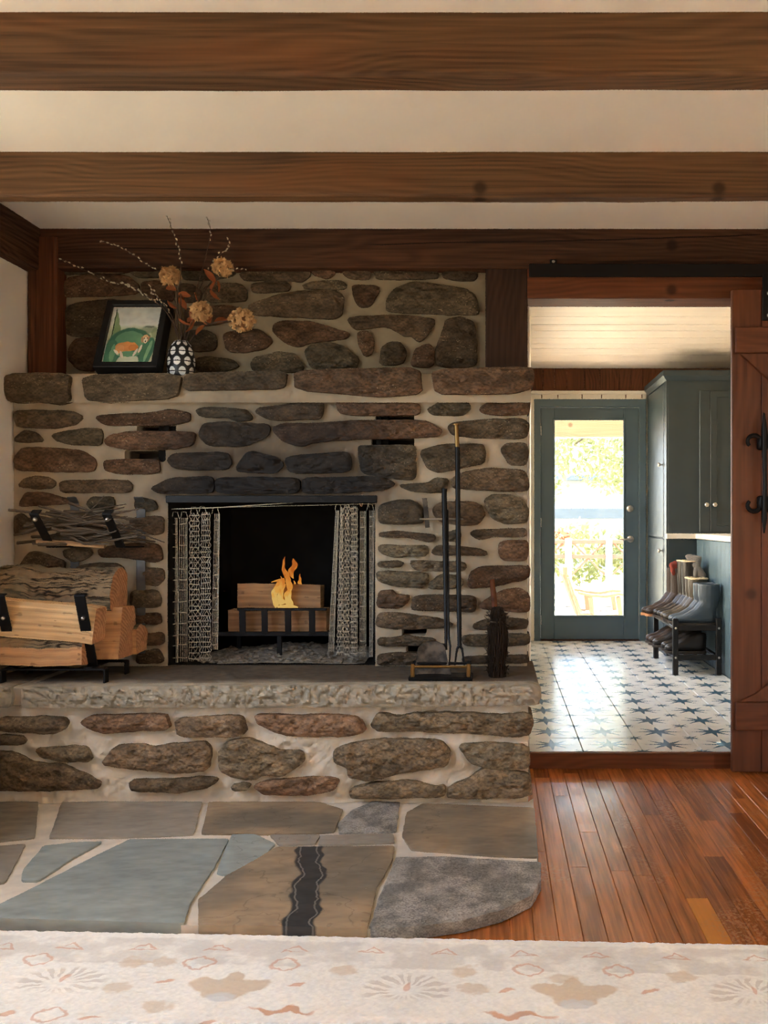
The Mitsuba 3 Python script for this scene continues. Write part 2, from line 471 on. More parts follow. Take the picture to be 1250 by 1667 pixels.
scene['m_floor'] = principled(proc(floor_color), proc(lambda p, n, uv: 0.16 + 0.22 * fbm(p.x * 9, p.y * 9)), specular=0.5, clearcoat=0.9, clearcoat_gloss=0.93)
scene['m_dark_gap'] = principled(C(40, 24, 14), 0.8)
scene['m_plaster'] = principled(proc(lambda p, n, uv: rgb3(C(226, 215, 199)) * (0.93 + 0.12 * fbm(p.x * 3, p.y * 3, p.z * 3))), 0.9, specular=0.2)
scene['m_white_board'] = principled(proc(lambda p, n, uv: rgb3(C(226, 216, 200)) * (0.90 + 0.16 * fbm(p.x * 2 + uv.x * 9, p.y * 30, p.z * 30)) * (0.94 + 0.06 * uv.x)), 0.55)
scene['m_white_paint'] = principled(C(222, 214, 198), 0.5)
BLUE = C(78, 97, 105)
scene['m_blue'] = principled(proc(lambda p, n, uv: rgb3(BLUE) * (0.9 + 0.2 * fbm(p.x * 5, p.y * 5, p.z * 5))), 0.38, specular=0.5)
scene['m_blue_shaded'] = principled(proc(lambda p, n, uv: rgb3(C(42, 54, 58)) * (0.9 + 0.2 * fbm(p.x * 5, p.y * 5, p.z * 5))), 0.35, specular=0.5)  # cupboard blue darkened, its shade put into the paint colour
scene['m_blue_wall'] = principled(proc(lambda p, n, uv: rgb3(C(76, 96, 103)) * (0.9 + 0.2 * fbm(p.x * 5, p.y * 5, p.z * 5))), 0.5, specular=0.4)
scene['m_iron'] = principled(C(30, 28, 27), 0.45, metallic=0.6)
scene['m_steel'] = principled(proc(lambda p, n, uv: rgb3(C(92, 90, 86)) * (0.7 + 0.6 * fbm(p.x * 30, p.y * 30, p.z * 30))), 0.5, metallic=0.35)
scene['m_bright'] = principled(C(205, 200, 190), 0.25, metallic=1.0)
scene['m_brass'] = principled(C(150, 116, 68), 0.38, metallic=0.9)
scene['m_wire'] = principled(C(206, 194, 172), 0.42, metallic=0.2)
scene['m_glass'] = {'type': 'thindielectric', 'int_ior': 1.5}

# ------------------------------------------------------------------ room shell
XL, XR, YR, ZC = -2.11, 3.1, -2.6, 2.44            # left wall, right wall, rear wall, ceiling
YW, YM = 4.28, 8.2                                 # plane of the wall with the opening; far wall of the mudroom
ZM = 0.07                                          # mudroom floor


def wall_with_holes(axis, at, thick, a0, a1, z0, z1, holes):
    """A wall of boxes around rectangular holes (a0,a1,z0,z1). axis: the one the wall stands across."""
    xs = sorted({a0, a1, *[h[0] for h in holes], *[h[1] for h in holes]})
    out = []
    for p, q in zip(xs[:-1], xs[1:]):
        cut = sorted([(h[2], h[3]) for h in holes if h[0] <= p and h[1] >= q])
        z = z0
        for c, d in cut + [(z1, z1)]:
            if c > z + 1e-6:
                out.append(box(p, q, at, at + thick, z, c) if axis == 'y' else box(at, at + thick, p, q, z, c))
            z = max(z, d)
    return join(out)


REAR = []
LEFT = [(0.9, 3.25, 0.80, 2.25)]
RIGHT = [(-0.2, 0.9, 0.6, 2.12)]
MUD = [(5.2, 7.5, 0.6, 2.2)]
struct('floor', box(XL - 0.2, XR + 0.2, YR - 0.2, YW + 0.05, -0.15, -0.019), 'm_dark_gap')
struct('ceiling', box(XL - 0.2, XR + 0.2, YR - 0.2, YW + 0.14, ZC, ZC + 0.15), 'm_plaster')
struct('wall_left', wall_with_holes('x', XL - 0.18, 0.18, YR - 0.18, YM + 0.2, -0.15, ZC, LEFT), 'm_plaster')
struct('wall_right', wall_with_holes('x', XR, 0.18, YR - 0.18, YW + 0.14, -0.15, ZC, RIGHT), 'm_plaster')
struct('wall_rear', wall_with_holes('y', YR - 0.18, 0.18, XL, XR, -0.15, ZC, REAR), 'm_plaster')
struct('wall_front', wall_with_holes('y', YW, 0.14, 0.147, XR, -0.15, ZC, [(0.147, 1.13, ZM - 0.03, 2.13)]), 'm_plaster')


def window(axis, at, hole, n):
    a0, a1, z0, z1 = hole
    put = (lambda p, q, y0, y1, r, s, b=0.003: box(p, q, at + y0, at + y1, r, s, b)) if axis == 'y' else (lambda p, q, y0, y1, r, s, b=0.003: box(at + y0, at + y1, p, q, r, s, b))
    w = 0.05
    k = f'window_{n}'
    used.add(k)
    scene[k] = mikit.ply(join(put(a0, a1, 0, .06, z0, z0 + w), put(a0, a1, 0, .06, z1 - w, z1), put(a0, a0 + w, 0, .06, z0, z1), put(a1 - w, a1, 0, .06, z0, z1),
                              put(a0, a1, 0.005, .055, (z0 + z1) / 2 - .02, (z0 + z1) / 2 + .02), put((a0 + a1) / 2 - .012, (a0 + a1) / 2 + .012, 0.01, .05, z0, z1)), 'm_white_paint')
    tag(k, kind='structure')
    pane = np.array([[a0, 0.03, z0], [a1, 0.03, z0], [a1, 0.03, z1], [a0, 0.03, z1]])
    if axis == 'y':
        pane[:, 1] += at
    else:
        pane = np.stack([pane[:, 1] + at, pane[:, 0], pane[:, 2]], 1)
    obj('pane', trimesh.Trimesh(pane, [[0, 1, 2], [0, 2, 3]], process=False), 'm_glass', k)


n = 0
for h in REAR:
    n += 1; window('y', YR - 0.12, h, n)
for h in LEFT:
    n += 1; window('x', XL - 0.12, h, n)
for h in RIGHT:
    n += 1; window('x', XR + 0.06, h, n)

# floor boards that the photograph lets one pick apart, the rest of the floor behind and under the rug as one field
bw = 0.066
k = 0
for i in range(24):
    x0 = 0.04 + i * bw
    y = 1.7 - rng.random() * 0.9
    while y < YW:
        L = 0.75 + rng.random() * 1.1
        y1 = min(y + L, YW)
        if y1 > 1.8 and y1 - y > 0.02:
            u, v = rng.random(), rng.random() * .9
            if i == 8 and y < 2.7 < y1: v = 0.97
            obj('plank', box(x0 + 0.0005, x0 + bw - 0.0005, max(y, 1.7) + 0.0006, y1 - 0.0006, -0.018, (rng.random() - 0.5) * 0.0008, 0.0014), 'm_floor', 'floor', uv=(u, v))
        y = y1
obj('plank_field', join(box(XL, 0.04, YR, YW, -0.018, -0.001), box(0.04, 0.04 + 24 * bw, YR, 1.7, -0.018, -0.001), box(0.04 + 24 * bw, XR, YR, YW, -0.018, -0.001)), 'm_floor', 'floor', uv=(0.5, 0.4), kind='stuff')
struct('trim_1', box(0.15, 1.25, 4.262, 4.294, -0.01, ZM, 0.004), 'm_header', label='reddish brown wooden sill under the opening to the tiled mudroom')

# ------------------------------------------------------------------ timbers
def timber_thing(mesh, mat, label):
    return obj('ceiling_beam', mesh, mat, smooth=35, label=label, cat='beam', kind='structure')


timber_thing(hewn('x', XL - 0.05, XR, 2.434, 2.535, 2.278, ZC + 0.01, 3, 0.006), 'm_beam', 'broad brown timber beam nearest the top of the photo with an orange lit underside')
timber_thing(hewn('x', XL - 0.05, XR, 3.36, 3.43, 2.282, ZC + 0.01, 4, 0.006), 'm_beam', 'middle brown timber ceiling beam between two bands of white plaster')
timber_thing(hewn('x', XL + 0.03, XR, 4.25, 4.40, 2.262, ZC + 0.01, 5, 0.006), 'm_beam_dark', 'dark brown timber beam along the top of the stone chimney wall')
timber_thing(hewn('y', 1.5, 4.26, 2.245, ZC + 0.01, XL - 0.02, XL + 0.06, 6, 0.006, 0.012), 'm_beam_side', 'short dark timber running along the left wall into the corner post')
post = lambda mesh, mat, label: obj('timber_post', mesh, mat, smooth=35, label=label, cat='post', kind='structure')
post(hewn('z', 1.74, 2.40, -2.105, -1.972, 4.235, 4.40, 7, 0.006, 0.012), 'm_post', 'reddish timber post in the left corner standing on the mantel')
post(hewn('z', 1.74, 2.30, -0.045, 0.147, 4.262, 4.42, 8, 0.004, 0.008), 'm_post_dark', 'dark timber post between the upper stonework and the opening')
post(hewn('z', -0.01, 2.16, 1.125, 1.29, 4.262, 4.44, 9, 0.003, 0.006), 'm_post_dark', 'timber jamb of the opening hidden behind the sliding door')
obj('header_board', hewn('x', 0.145, 1.62, 4.262, 4.44, 2.128, 2.27, 10, 0.002, 0.006), 'm_header', smooth=35, label='reddish wooden header board above the opening to the mudroom', cat='header board', kind='structure')

# ------------------------------------------------------------------ the stone fireplace
fire = thing('fireplace', 'floor to ceiling fieldstone fireplace with a stone mantel and raised hearth', 'fireplace')
breast = tag(fire + '__chimney_breast'); over = fire + '__overmantel'; mantel = fire + '__mantel'; hearth = fire + '__raised_hearth'
YF, YU, YA, YH = 4.12, 4.33, 4.07, 3.65
HZ = 0.487                                         # top of the raised hearth
FX0, FX1, FZ0, FZ1 = -1.433, -0.5215, 0.49, 1.229


def px_niche(x0, y0, x1, y1, dep=0.15):
    a, b = S(x0, y1, YF); c, d = S(x1, y0, YF)
    return (a, c, b, d, dep)


NICHES = [px_niche(223, 692, 284, 704), px_niche(206, 733, 268, 749), px_niche(611, 676, 672, 686), px_niche(606, 715, 671, 726), px_niche(656, 1021, 694, 1034), px_niche(664, 1052, 683, 1062)]
for k in (breast, over, mantel, hearth):
    used.add(k)
m = upright(heightfield(XL + 0.004, 0.140, 0.45, 1.765, 0.009, 0.007, 21, holes=[(FX0, FX1, 0, FZ1)], niches=NICHES), YF)
jamb = join(box(0.095, 0.138, YF + 0.008, YW, 0.45, 1.76), box(XL + 0.004, XL + .03, 4.235, YW, FZ1 + 0.04, 1.76),
            box(XL, 0.138, YF + 0.008, 4.42, 1.70, 1.748),
            box(XL + 0.004, 0.138, YW, 4.42, FZ1 + 0.2, 1.72), box(XL + 0.004, FX0 - 0.02, YW, 4.42, -0.1, 1.5), box(FX1 + 0.02, 0.138, YW, 4.42, -0.1, 1.5), box(FX0 - .1, FX1 + .1, YW, 4.8, -0.1, .44))
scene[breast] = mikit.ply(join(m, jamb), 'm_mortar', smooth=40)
scene[over] = mikit.ply(join(upright(heightfield(XL + 0.01, -0.03, 1.74, 2.30, 0.009, 0.007, 23), YU), box(XL, 0.14, YU + 0.01, 4.42, 1.70, 2.35)), 'm_mortar_upper', smooth=40)
scene[mantel] = mikit.ply(join(upright(heightfield(XL + 0.01, 0.155, 1.635, 1.752, 0.009, 0.004, 25), YA + 0.012), box(XL + 0.01, 0.155, YA + 0.016, YU + 0.01, 1.64, 1.750, 0.006)), 'm_mortar', smooth=40)
scene[hearth] = mikit.ply(join(upright(heightfield(XL + 0.002, 0.128, 0.03, 0.425, 0.007, 0.022, 27, 8.0, fine=0.003), YH), box(XL, 0.124, YH + 0.02, YF + 0.2, 0.0, 0.42)), 'm_mortar_low', smooth=40)
w = 0.08
obj('firebox', join(box(FX0 + .1, FX1 - .1, 4.72, 4.80, .44, 1.6), box(FX0 - .01, FX1 + .01, YF + .03, 4.8, .44, .488), box(FX0 - .05, FX1 + .05, 4.30, 4.8, 1.52, 1.6),
                    box(FX0 - .05, FX1 + .05, YF + .03, YF + .12, FZ1 - .002, 1.6),
                    Polygon([(0, 0), (1, 0), (1, 1)]) and trimesh.convex.convex_hull([[a, b, z] for z in (.44, 1.6) for a, b in ((FX0 - .02, YF + .012), (FX0, YF + .012), (FX0 + .12, 4.78), (FX0 - .02, 4.78))]),
                    trimesh.convex.convex_hull([[a, b, z] for z in (.44, 1.6) for a, b in ((FX1 + .02, YF + .012), (FX1, YF + .012), (FX1 - .12, 4.78), (FX1 + .02, 4.78))])), 'm_soot', fire, label='soot blackened firebox lining')
obj('lintel_bar', box(FX0 - .005, FX1 + .005, YF - .012, YF + .05, FZ1 - .028, FZ1 + .004, .002), 'm_iron', fire, label='black iron lintel bar')

A = lambda p: [(.24 * x, 420 + .24 * y) for x, y in p]
B = lambda p: [(280 + .24 * x, 420 + .24 * y) for x, y in p]
Cc = lambda p: [(570 + .24 * x, 420 + .24 * y) for x, y in p]
D = lambda p: [(.24 * x, 770 + .24 * y) for x, y in p]
E = lambda p: [(600 + .224 * x, 770 + .224 * y) for x, y in p]
Fc = lambda p: [(.24 * x, 1100 + .24 * y) for x, y in p]
Gc = lambda p: [(280 + .24 * x, 1100 + .24 * y) for x, y in p]
Hc = lambda p: [(570 + .256 * x, 1100 + .256 * y) for x, y in p]
I = lambda p: list(p)


def lay(stones, parent, Y, mat, height, edge, step, rough, wob, seed, tones=None, skirt=0.03, rounding=2, freq=30):
    r = np.random.default_rng(seed)
    for i, s in enumerate(stones):
        pts = [S(x, y, Y) for x, y in s]
        right = max(x for x, y in pts) > 0.125
        hgt = height * (0.75 + 0.6 * r.random())
        m = upright(stone(pts, hgt, 0.13 if right else skirt, seed * 100 + i, step, edge, rough, wob, rounding, freq, tilt=(r.random() - 0.5) * 0.12), Y)
        u, v = r.random(), r.random()
        if tones and i in tones: u, v = tones[i]
        obj('stone', m, mat, parent, smooth=True, uv=packed(m.vertices[:, 0] + (m.vertices[:, 1] - Y), m.vertices[:, 2], u, v))


UP = [A([(405,50),(520,45),(615,60),(625,95),(560,110),(410,112)]), A([(650,55),(850,48),(865,75),(850,108),(655,108)]), A([(885,60),(990,50),(1130,52),(1130,130),(950,135),(875,95)]),
      A([(420,190),(480,140),(650,118),(880,130),(950,190),(930,245),(700,262),(425,262)]), A([(965,170),(1100,165),(1180,220),(1180,290),(1050,280),(975,240)]),
      A([(415,430),(490,320),(700,290),(790,285),(830,330),(720,345),(715,525),(490,535),(420,480)]), A([(485,610),(530,555),(700,540),(660,770),(540,760),(475,690)]), A([(910,330),(980,300),(1120,305),(1180,350),(1180,430),(900,400)]),
      B([(70,70),(180,45),(290,60),(440,70),(420,120),(285,150),(80,150)]), B([(465,110),(590,50),(760,45),(920,60),(940,120),(880,165),(740,155),(490,150)]), B([(950,60),(1090,55),(1110,110),(1060,145),(960,115)]),
      B([(1165,65),(1335,60),(1345,145),(1220,145),(1165,110)]), B([(60,180),(150,190),(205,240),(190,300),(60,300)]), B([(220,210),(300,180),(470,180),(510,230),(505,295),(240,300)]),
      B([(540,190),(640,170),(770,165),(810,195),(790,228),(560,236)]), B([(890,190),(960,165),(1160,165),(1190,195),(1160,215),(900,212)]), B([(520,330),(690,270),(820,238),(1100,228),(1165,260),(1150,390),(1100,415),(800,400),(540,385)]),
      B([(100,350),(330,330),(480,345),(470,420),(230,460),(100,450)]), B([(110,505),(230,495),(305,530),(300,620),(160,640),(110,580)]), B([(350,520),(450,500),(590,485),(690,570),(640,610),(510,645),(380,630)]),
      B([(690,460),(760,430),(960,440),(1100,480),(1215,520),(1170,550),(960,570),(850,605),(760,570),(690,500)]), B([(165,690),(250,675),(420,700),(460,740),(350,770),(170,770)]), B([(540,720),(570,680),(720,645),(840,650),(895,740),(880,775),(560,775)]),
      B([(905,640),(960,590),(1060,575),(1180,610),(1270,690),(1240,755),(950,755)]), Cc([(165,95),(240,75),(330,90),(570,85),(600,110),(590,140),(180,145)]), Cc([(620,110),(700,75),(800,70),(865,110),(850,150),(760,158),(640,140)]),
      Cc([(10,190),(180,195),(200,215),(140,335),(60,335),(30,270)]), Cc([(245,300),(300,215),(420,170),(560,180),(780,215),(850,260),(880,390),(700,385),(480,375),(250,365)]),
      Cc([(-20,405),(360,395),(575,420),(560,480),(470,575),(420,530),(370,530),(250,460),(30,490)]), Cc([(55,510),(120,500),(160,560),(150,650),(100,670),(65,590)]), Cc([(215,620),(270,575),(340,580),(385,640),(360,720),(205,730)]),
      Cc([(445,620),(540,590),(570,620),(568,740),(410,735)]), Cc([(575,640),(630,500),(650,430),(740,405),(840,440),(855,560),(860,740),(585,740)])]
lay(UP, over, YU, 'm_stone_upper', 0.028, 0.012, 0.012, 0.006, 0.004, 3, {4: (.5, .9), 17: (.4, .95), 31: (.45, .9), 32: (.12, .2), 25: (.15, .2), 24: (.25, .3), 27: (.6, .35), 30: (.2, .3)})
MA = [A([(48,810),(120,790),(480,790),(465,900),(475,965),(380,985),(250,968),(70,975),(42,900)]), A([(565,800),(1230,785),(1200,950),(700,970),(590,960)]),
      B([(95,800),(200,785),(780,770),(760,885),(340,890),(80,895)]), I([(480,606),(570,602),(683,600),(687,640),(620,646),(482,634)]), Cc([(555,760),(1230,745),(1245,800),(1235,880),(1100,915),(900,920),(580,920)])]
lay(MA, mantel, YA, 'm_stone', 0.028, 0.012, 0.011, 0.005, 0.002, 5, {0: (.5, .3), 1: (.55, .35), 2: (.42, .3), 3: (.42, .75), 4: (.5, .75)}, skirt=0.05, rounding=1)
MAIN = [A([(105,1050),(200,1038),(500,1045),(570,1080),(520,1130),(400,1155),(130,1150),(110,1090)]), A([(650,1080),(800,1065),(1000,1060),(1170,1030),(1290,1055),(1295,1105),(1180,1130),(880,1135),(720,1135)]),
        A([(110,1230),(180,1175),(260,1190),(305,1245),(120,1248)]), A([(360,1205),(440,1185),(580,1160),(690,1160),(700,1200),(690,1270),(500,1265),(400,1240)]), A([(720,1240),(770,1205),(900,1183),(1250,1183),(1330,1190),(1310,1270),(1150,1298),(850,1295),(740,1270)]),
        A([(105,1360),(160,1290),(350,1290),(560,1310),(640,1360),(655,1400),(640,1445),(380,1450),(120,1440)]), A([(710,1375),(860,1370),(1080,1370),(1085,1450),(1030,1465),(800,1460),(720,1440)]), B([(-25,1375),(20,1330),(380,1320),(410,1390),(380,1435),(30,1432)]),
        A([(130,1550),(170,1500),(250,1480),(340,1490),(385,1530),(350,1560),(250,1565)]), A([(410,1520),(530,1510),(860,1510),(900,1540),(890,1585),(640,1590),(430,1590)]), D([(150,190),(190,135),(300,135),(520,195),(400,210),(300,215),(140,225)]),
        D([(600,210),(640,165),(770,165),(785,215),(760,240),(620,240)]), D([(925,200),(950,165),(1050,190),(1075,240),(1000,262),(930,240)]), D([(105,300),(150,275),(220,330),(210,400),(110,420)]), D([(420,300),(560,270),(700,300),(700,345),(420,350)]),
        D([(890,320),(960,300),(1110,295),(1110,400),(1050,420),(900,350)]), D([(130,650),(220,530),(330,560),(440,600),(440,650)]), D([(440,530),(520,505),(620,515),(630,550),(530,605),(460,570)]), D([(680,520),(760,500),(960,470),(1090,490),(1110,580),(1060,605),(870,570),(700,570)]),
        D([(500,650),(640,610),(800,615),(860,660)]), D([(945,690),(990,645),(1110,650),(1118,720),(1070,765),(980,750)]), D([(900,800),(1070,795),(1100,860),(1090,905),(900,910)]), D([(920,960),(1090,950),(1100,1020),(920,1020)]), D([(950,1100),(1110,1080),(1118,1160),(960,1160)]), D([(940,1220),(1080,1190),(1118,1280),(930,1290)]),
        B([(170,1035),(240,1020),(500,1030),(545,1070),(550,1100),(440,1105),(380,1080),(200,1075)]), B([(570,1050),(600,1020),(800,1000),(900,975),(1030,980),(1020,1060),(1000,1090),(680,1100)]), I([(547,655),(570,650),(618,655),(661,656),(684,660),(684,672),(676,675),(570,676),(553,672)]),
        B([(195,1180),(220,1130),(330,1115),(640,1130),(665,1150),(650,1210),(480,1280),(250,1270),(200,1220)]), I([(443,698),(462,691),(520,690),(570,686),(690,685),(721,700),(714,710),(666,713),(580,714),(510,720),(490,727),(462,718)]),
        B([(440,1420),(520,1310),(700,1350),(760,1400),(700,1460),(450,1450)]), B([(770,1350),(1190,1320),(1215,1350),(1215,1450),(800,1460)]), Cc([(60,1290),(70,1275),(420,1272),(445,1290),(442,1500),(330,1500),(80,1460)]),
        I([(247,795),(280,779),(345,776),(349,789),(347,802),(260,803)]), I([(354,779),(420,778),(488,779),(487,803),(354,803)]), I([(494,779),(560,778),(615,776),(646,788),(622,797),(560,802),(494,803)]),
        Cc([(520,1030),(600,990),(620,955),(670,965),(720,990),(790,975),(820,1020),(760,1070),(560,1065)]), Cc([(875,1030),(930,985),(1050,1000),(1160,950),(1220,975),(1210,1060),(1000,1068),(900,1050)]), Cc([(665,1150),(700,1125),(900,1100),(1160,1095),(1215,1130),(1190,1225),(850,1220),(690,1200)]),
        Cc([(470,1310),(620,1270),(900,1265),(920,1320),(910,1390),(720,1430),(600,1452),(530,1430)]), Cc([(1020,1300),(1060,1260),(1190,1260),(1205,1320),(1190,1400),(1080,1405)]), Cc([(690,1500),(760,1460),(920,1430),(1170,1440),(1200,1480),(1210,1570),(1160,1585),(960,1575),(700,1560)]),
        Cc([(320,1540),(530,1530),(580,1495),(670,1500),(650,1575),(600,1590),(420,1580)]), E([(80,240),(200,200),(320,200),(390,250),(400,360),(250,370),(80,365)]), E([(470,260),(520,215),(740,210),(820,240),(845,300),(800,370),(700,380),(520,350),(475,300)]),
        E([(835,200),(900,160),(1020,160),(1120,200),(1165,270),(1150,360),(1000,370),(900,330)]), E([(80,435),(200,425),(470,450),(490,475),(450,500),(300,465),(80,460)]), E([(560,440),(640,415),(670,440),(660,490),(570,490)]), E([(735,440),(780,415),(960,410),(1140,405),(1145,460),(900,460),(800,485)]),
        E([(70,545),(100,525),(300,530),(430,530),(425,600),(190,608),(100,580)]), E([(460,570),(500,530),(600,530),(800,550),(865,580),(840,595),(480,592)]), E([(945,570),(950,510),(1000,495),(1150,490),(1160,560),(1140,635),(970,630)]), E([(70,650),(200,640),(255,650),(240,680),(80,680)]),
        E([(300,640),(350,640),(700,650),(710,690),(690,710),(340,705)]), E([(720,810),(740,720),(810,680),(1170,675),(1165,760),(1000,800),(900,820),(740,835)]), E([(60,720),(120,715),(430,725),(435,780),(390,830),(180,815),(75,780)]), E([(440,800),(520,740),(640,745),(690,780),(680,820),(600,835),(440,835)]),
        E([(65,940),(80,860),(180,850),(200,885),(300,890),(290,930),(230,980),(75,975)]), E([(315,970),(330,900),(450,888),(760,895),(780,920),(775,1005),(640,1000),(320,990)]), E([(800,960),(870,910),(980,850),(1100,835),(1170,890),(1165,1000),(1100,1005),(820,980)]),
        E([(60,1080),(80,1020),(200,1015),(520,1060),(620,1100),(580,1120),(200,1130),(65,1110)]), E([(760,1100),(850,1065),(1000,1055),(1160,1065),(1150,1130),(770,1130)]), E([(70,1200),(200,1195),(260,1182),(450,1200),(500,1220),(380,1245),(80,1250)]), E([(680,1190),(720,1180),(1170,1165),(1170,1240),(900,1260),(690,1245)]),
        E([(70,1320),(200,1305),(370,1312),(350,1380),(70,1395)]), E([(680,1340),(880,1330),(1160,1320),(1165,1375),(690,1380)])]
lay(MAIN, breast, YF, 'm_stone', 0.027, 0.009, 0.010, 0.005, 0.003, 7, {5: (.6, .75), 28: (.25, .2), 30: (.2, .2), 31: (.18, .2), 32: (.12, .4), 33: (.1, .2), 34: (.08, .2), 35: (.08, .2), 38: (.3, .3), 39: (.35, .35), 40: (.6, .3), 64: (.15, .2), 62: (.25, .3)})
LOW = [Fc([(0,285),(300,275),(440,280),(472,310),(450,350),(390,380),(0,360)]), Fc([(570,310),(610,275),(800,265),(1130,255),(1160,350),(960,360),(740,380),(640,355)]), Fc([(-30,400),(160,405),(190,430),(170,455),(-30,460)]), Fc([(260,490),(400,480),(600,475),(630,570),(450,575),(290,540)]),
       Fc([(-40,505),(130,520),(230,580),(420,600),(560,660),(695,715),(680,750),(350,765),(-40,765)]), I([(168,1242),(190,1214),(223,1210),(260,1214),(300,1209),(335,1206),(344,1218),(340,1251),(295,1256),(215,1248)]), I([(216,1270),(240,1268),(300,1268),(328,1264),(358,1267),(340,1278),(300,1286),(220,1284)]),
       Gc([(40,290),(280,270),(490,265),(515,380),(400,400),(60,395)]), Gc([(570,260),(860,265),(1000,265),(1250,275),(1290,300),(1320,370),(1180,400),(800,395),(680,360),(590,310)]), Gc([(325,510),(380,440),(540,420),(640,460),(740,510),(890,500),(900,575),(745,675),(620,660),(570,700),(430,680),(330,630)]),
       Gc([(560,740),(650,710),(1060,680),(1140,700),(1100,770),(900,795),(640,790)]), Gc([(415,735),(480,720),(535,735),(520,760),(430,765)]), Hc([(135,310),(180,240),(240,240),(300,260),(450,235),(800,235),(860,245),(1150,240),(1165,290),(1140,360),(1060,380),(840,355),(600,350),(380,340),(190,345)]),
       Hc([(-100,470),(-20,430),(150,405),(480,400),(580,410),(635,460),(620,560),(480,585),(330,600),(130,655),(0,635),(-10,570),(-90,540)]), Hc([(690,430),(850,420),(1130,440),(1140,570),(1000,585),(870,575),(760,535)]), Hc([(0,720),(150,680),(400,660),(540,700),(600,690),(600,755),(300,760),(20,765)]), Hc([(630,700),(780,640),(850,580),(1000,590),(1140,620),(1150,760),(620,765)])]
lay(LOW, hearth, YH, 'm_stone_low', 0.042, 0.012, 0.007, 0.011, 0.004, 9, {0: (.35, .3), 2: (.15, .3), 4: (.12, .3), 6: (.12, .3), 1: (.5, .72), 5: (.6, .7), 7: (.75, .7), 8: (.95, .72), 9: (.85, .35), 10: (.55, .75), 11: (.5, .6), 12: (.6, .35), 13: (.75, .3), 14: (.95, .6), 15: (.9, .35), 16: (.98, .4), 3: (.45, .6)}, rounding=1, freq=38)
YL = 3.612
lip = [I([(-60, 1119), (17, 1119), (20, 1135), (16, 1150), (-60, 1150)]), I([(38, 1119), (400, 1117), (868, 1114), (879, 1120), (880, 1134), (872, 1146), (700, 1148), (400, 1150), (38, 1150)])]
for i, s in enumerate(lip):
    pts = [S(x, y, YL) for x, y in s]
    x0, x1 = min(p[0] for p in pts), max(p[0] for p in pts)
    front = upright(stone(pts, 0.014, 0.05, 400 + i, 0.006, 0.009, 0.0055, 0.0015, 0, 55), YL)
    slab = box(max(x0, XL) + 0.002, x1 - 0.004, YL + 0.002, YF + (0.16 if i == 0 else 0.15), 0.418, HZ, 0.003)
    obj('slab', join(front, slab), 'm_slab', hearth, smooth=35)
obj('slab_joint', box(S(16, 0, YL)[0], S(40, 0, YL)[0], YL + 0.012, YF, 0.41, 0.483, 0.004), 'm_mortar', hearth)

# ------------------------------------------------------------------ flagstone hearth on the floor
pad = thing('flagstone_hearth', 'low flagstone hearth of irregular slate slabs set in pale mortar with a rounded corner', 'hearth')
outline = [G(x, y, 0.028) for x, y in [(0, 1497), (300, 1507), (600, 1513), (650, 1512), (740, 1500), (800, 1482), (845, 1458), (868, 1438), (876, 1415), (872, 1380), (868, 1300)]]
outline = [(XL + .002, outline[0][1] + 0.03)] + outline + [(0.13, YH + 0.02), (XL + .002, YH + 0.02)]
base = extrude(Polygon(outline), 0.029)
obj('mortar_bed', base, 'm_joint', pad)
P5 = lambda p: [(.36 * x, 1080 + .36 * y) for x, y in p]
P6 = lambda p: [(430 + .376 * x, 1080 + .376 * y) for x, y in p]
FL = [(P5([(-260,602),(200,602),(150,780),(-100,805),(-300,805)]), .2, .6), (P5([(310,605),(500,592),(930,600),(870,765),(560,778),(228,780)]), .6, .6), (I([(347,1298),(430,1297),(520,1304),(556,1316),(543,1351),(470,1355),(330,1354)]), .5, .4),
      (P5([(-300,835),(0,820),(110,812),(20,980),(-200,1020),(-500,1040)]), .4, .6), (P5([(150,880),(200,820),(330,805),(460,800),(330,870),(170,975),(105,972),(108,930)]), .6, .2), (P5([(-330,1130),(-20,1095),(200,985),(420,872),(590,790),(1030,788),(960,920),(850,1080),(825,1165),(0,1142)]), .5, .1),
      (P5([(1052,768),(1150,768),(1240,810),(1180,870),(1030,948),(985,940),(1005,880)]), .8, .15), (I([(452,1377),(640,1375),(636,1400),(612,1440),(596,1507),(325,1502),(325,1462),(372,1422)]), .5, .32), (P6([(385,630),(470,590),(585,590),(565,720),(330,728),(322,690)]), .7, .9),
      (P6([(30,737),(238,737),(218,774),(70,778)]), .7, .6), (P6([(248,740),(555,732),(560,768),(240,778)]), .6, .6), (P6([(620,640),(690,602),(1165,620),(1182,830),(1000,824),(640,797),(602,740)]), .4, .45), (P6([(575,835),(780,832),(1192,856),(1192,930),(1150,1000),(1020,1060),(850,1105),(640,1132),(462,1134),(505,1000)]), .5, .9)]
for i, (s, u, v) in enumerate(FL):
    pts = [G(x, y, 0.040) for x, y in s]
    pts = [(max(x, XL + 0.01), min(y, YH - 0.005)) for x, y in pts]
    m = stone(pts, 0.008, 0.029, 700 + i, 0.013, 0.006, 0.0028 if v > .8 else 0.0012, 0.003, 0, 14)
    m.apply_translation([0, 0, 0.031])
    obj('flagstone', m, 'm_flag', pad, smooth=True, uv=packed(m.vertices[:, 0], m.vertices[:, 1] + m.vertices[:, 2], u, v))

# ------------------------------------------------------------------ the mudroom beyond the opening
ML = [(0.160, YW + 0.14), (0.312, YM)]              # its left wall runs slightly askew
XB, YC = 1.557, 7.28                                # panelled half wall on the right, face of the tall cupboard


def askew(y):
    return ML[0][0] + (y - ML[0][1]) / (ML[1][1] - ML[0][1]) * (ML[1][0] - ML[0][0])


def skew_wall(a0, a1, z0, z1, t=0.14):
    return trimesh.convex.convex_hull([[askew(y) + dx, y, z] for y in (a0, a1) for dx in (0, -t) for z in (z0, z1)])


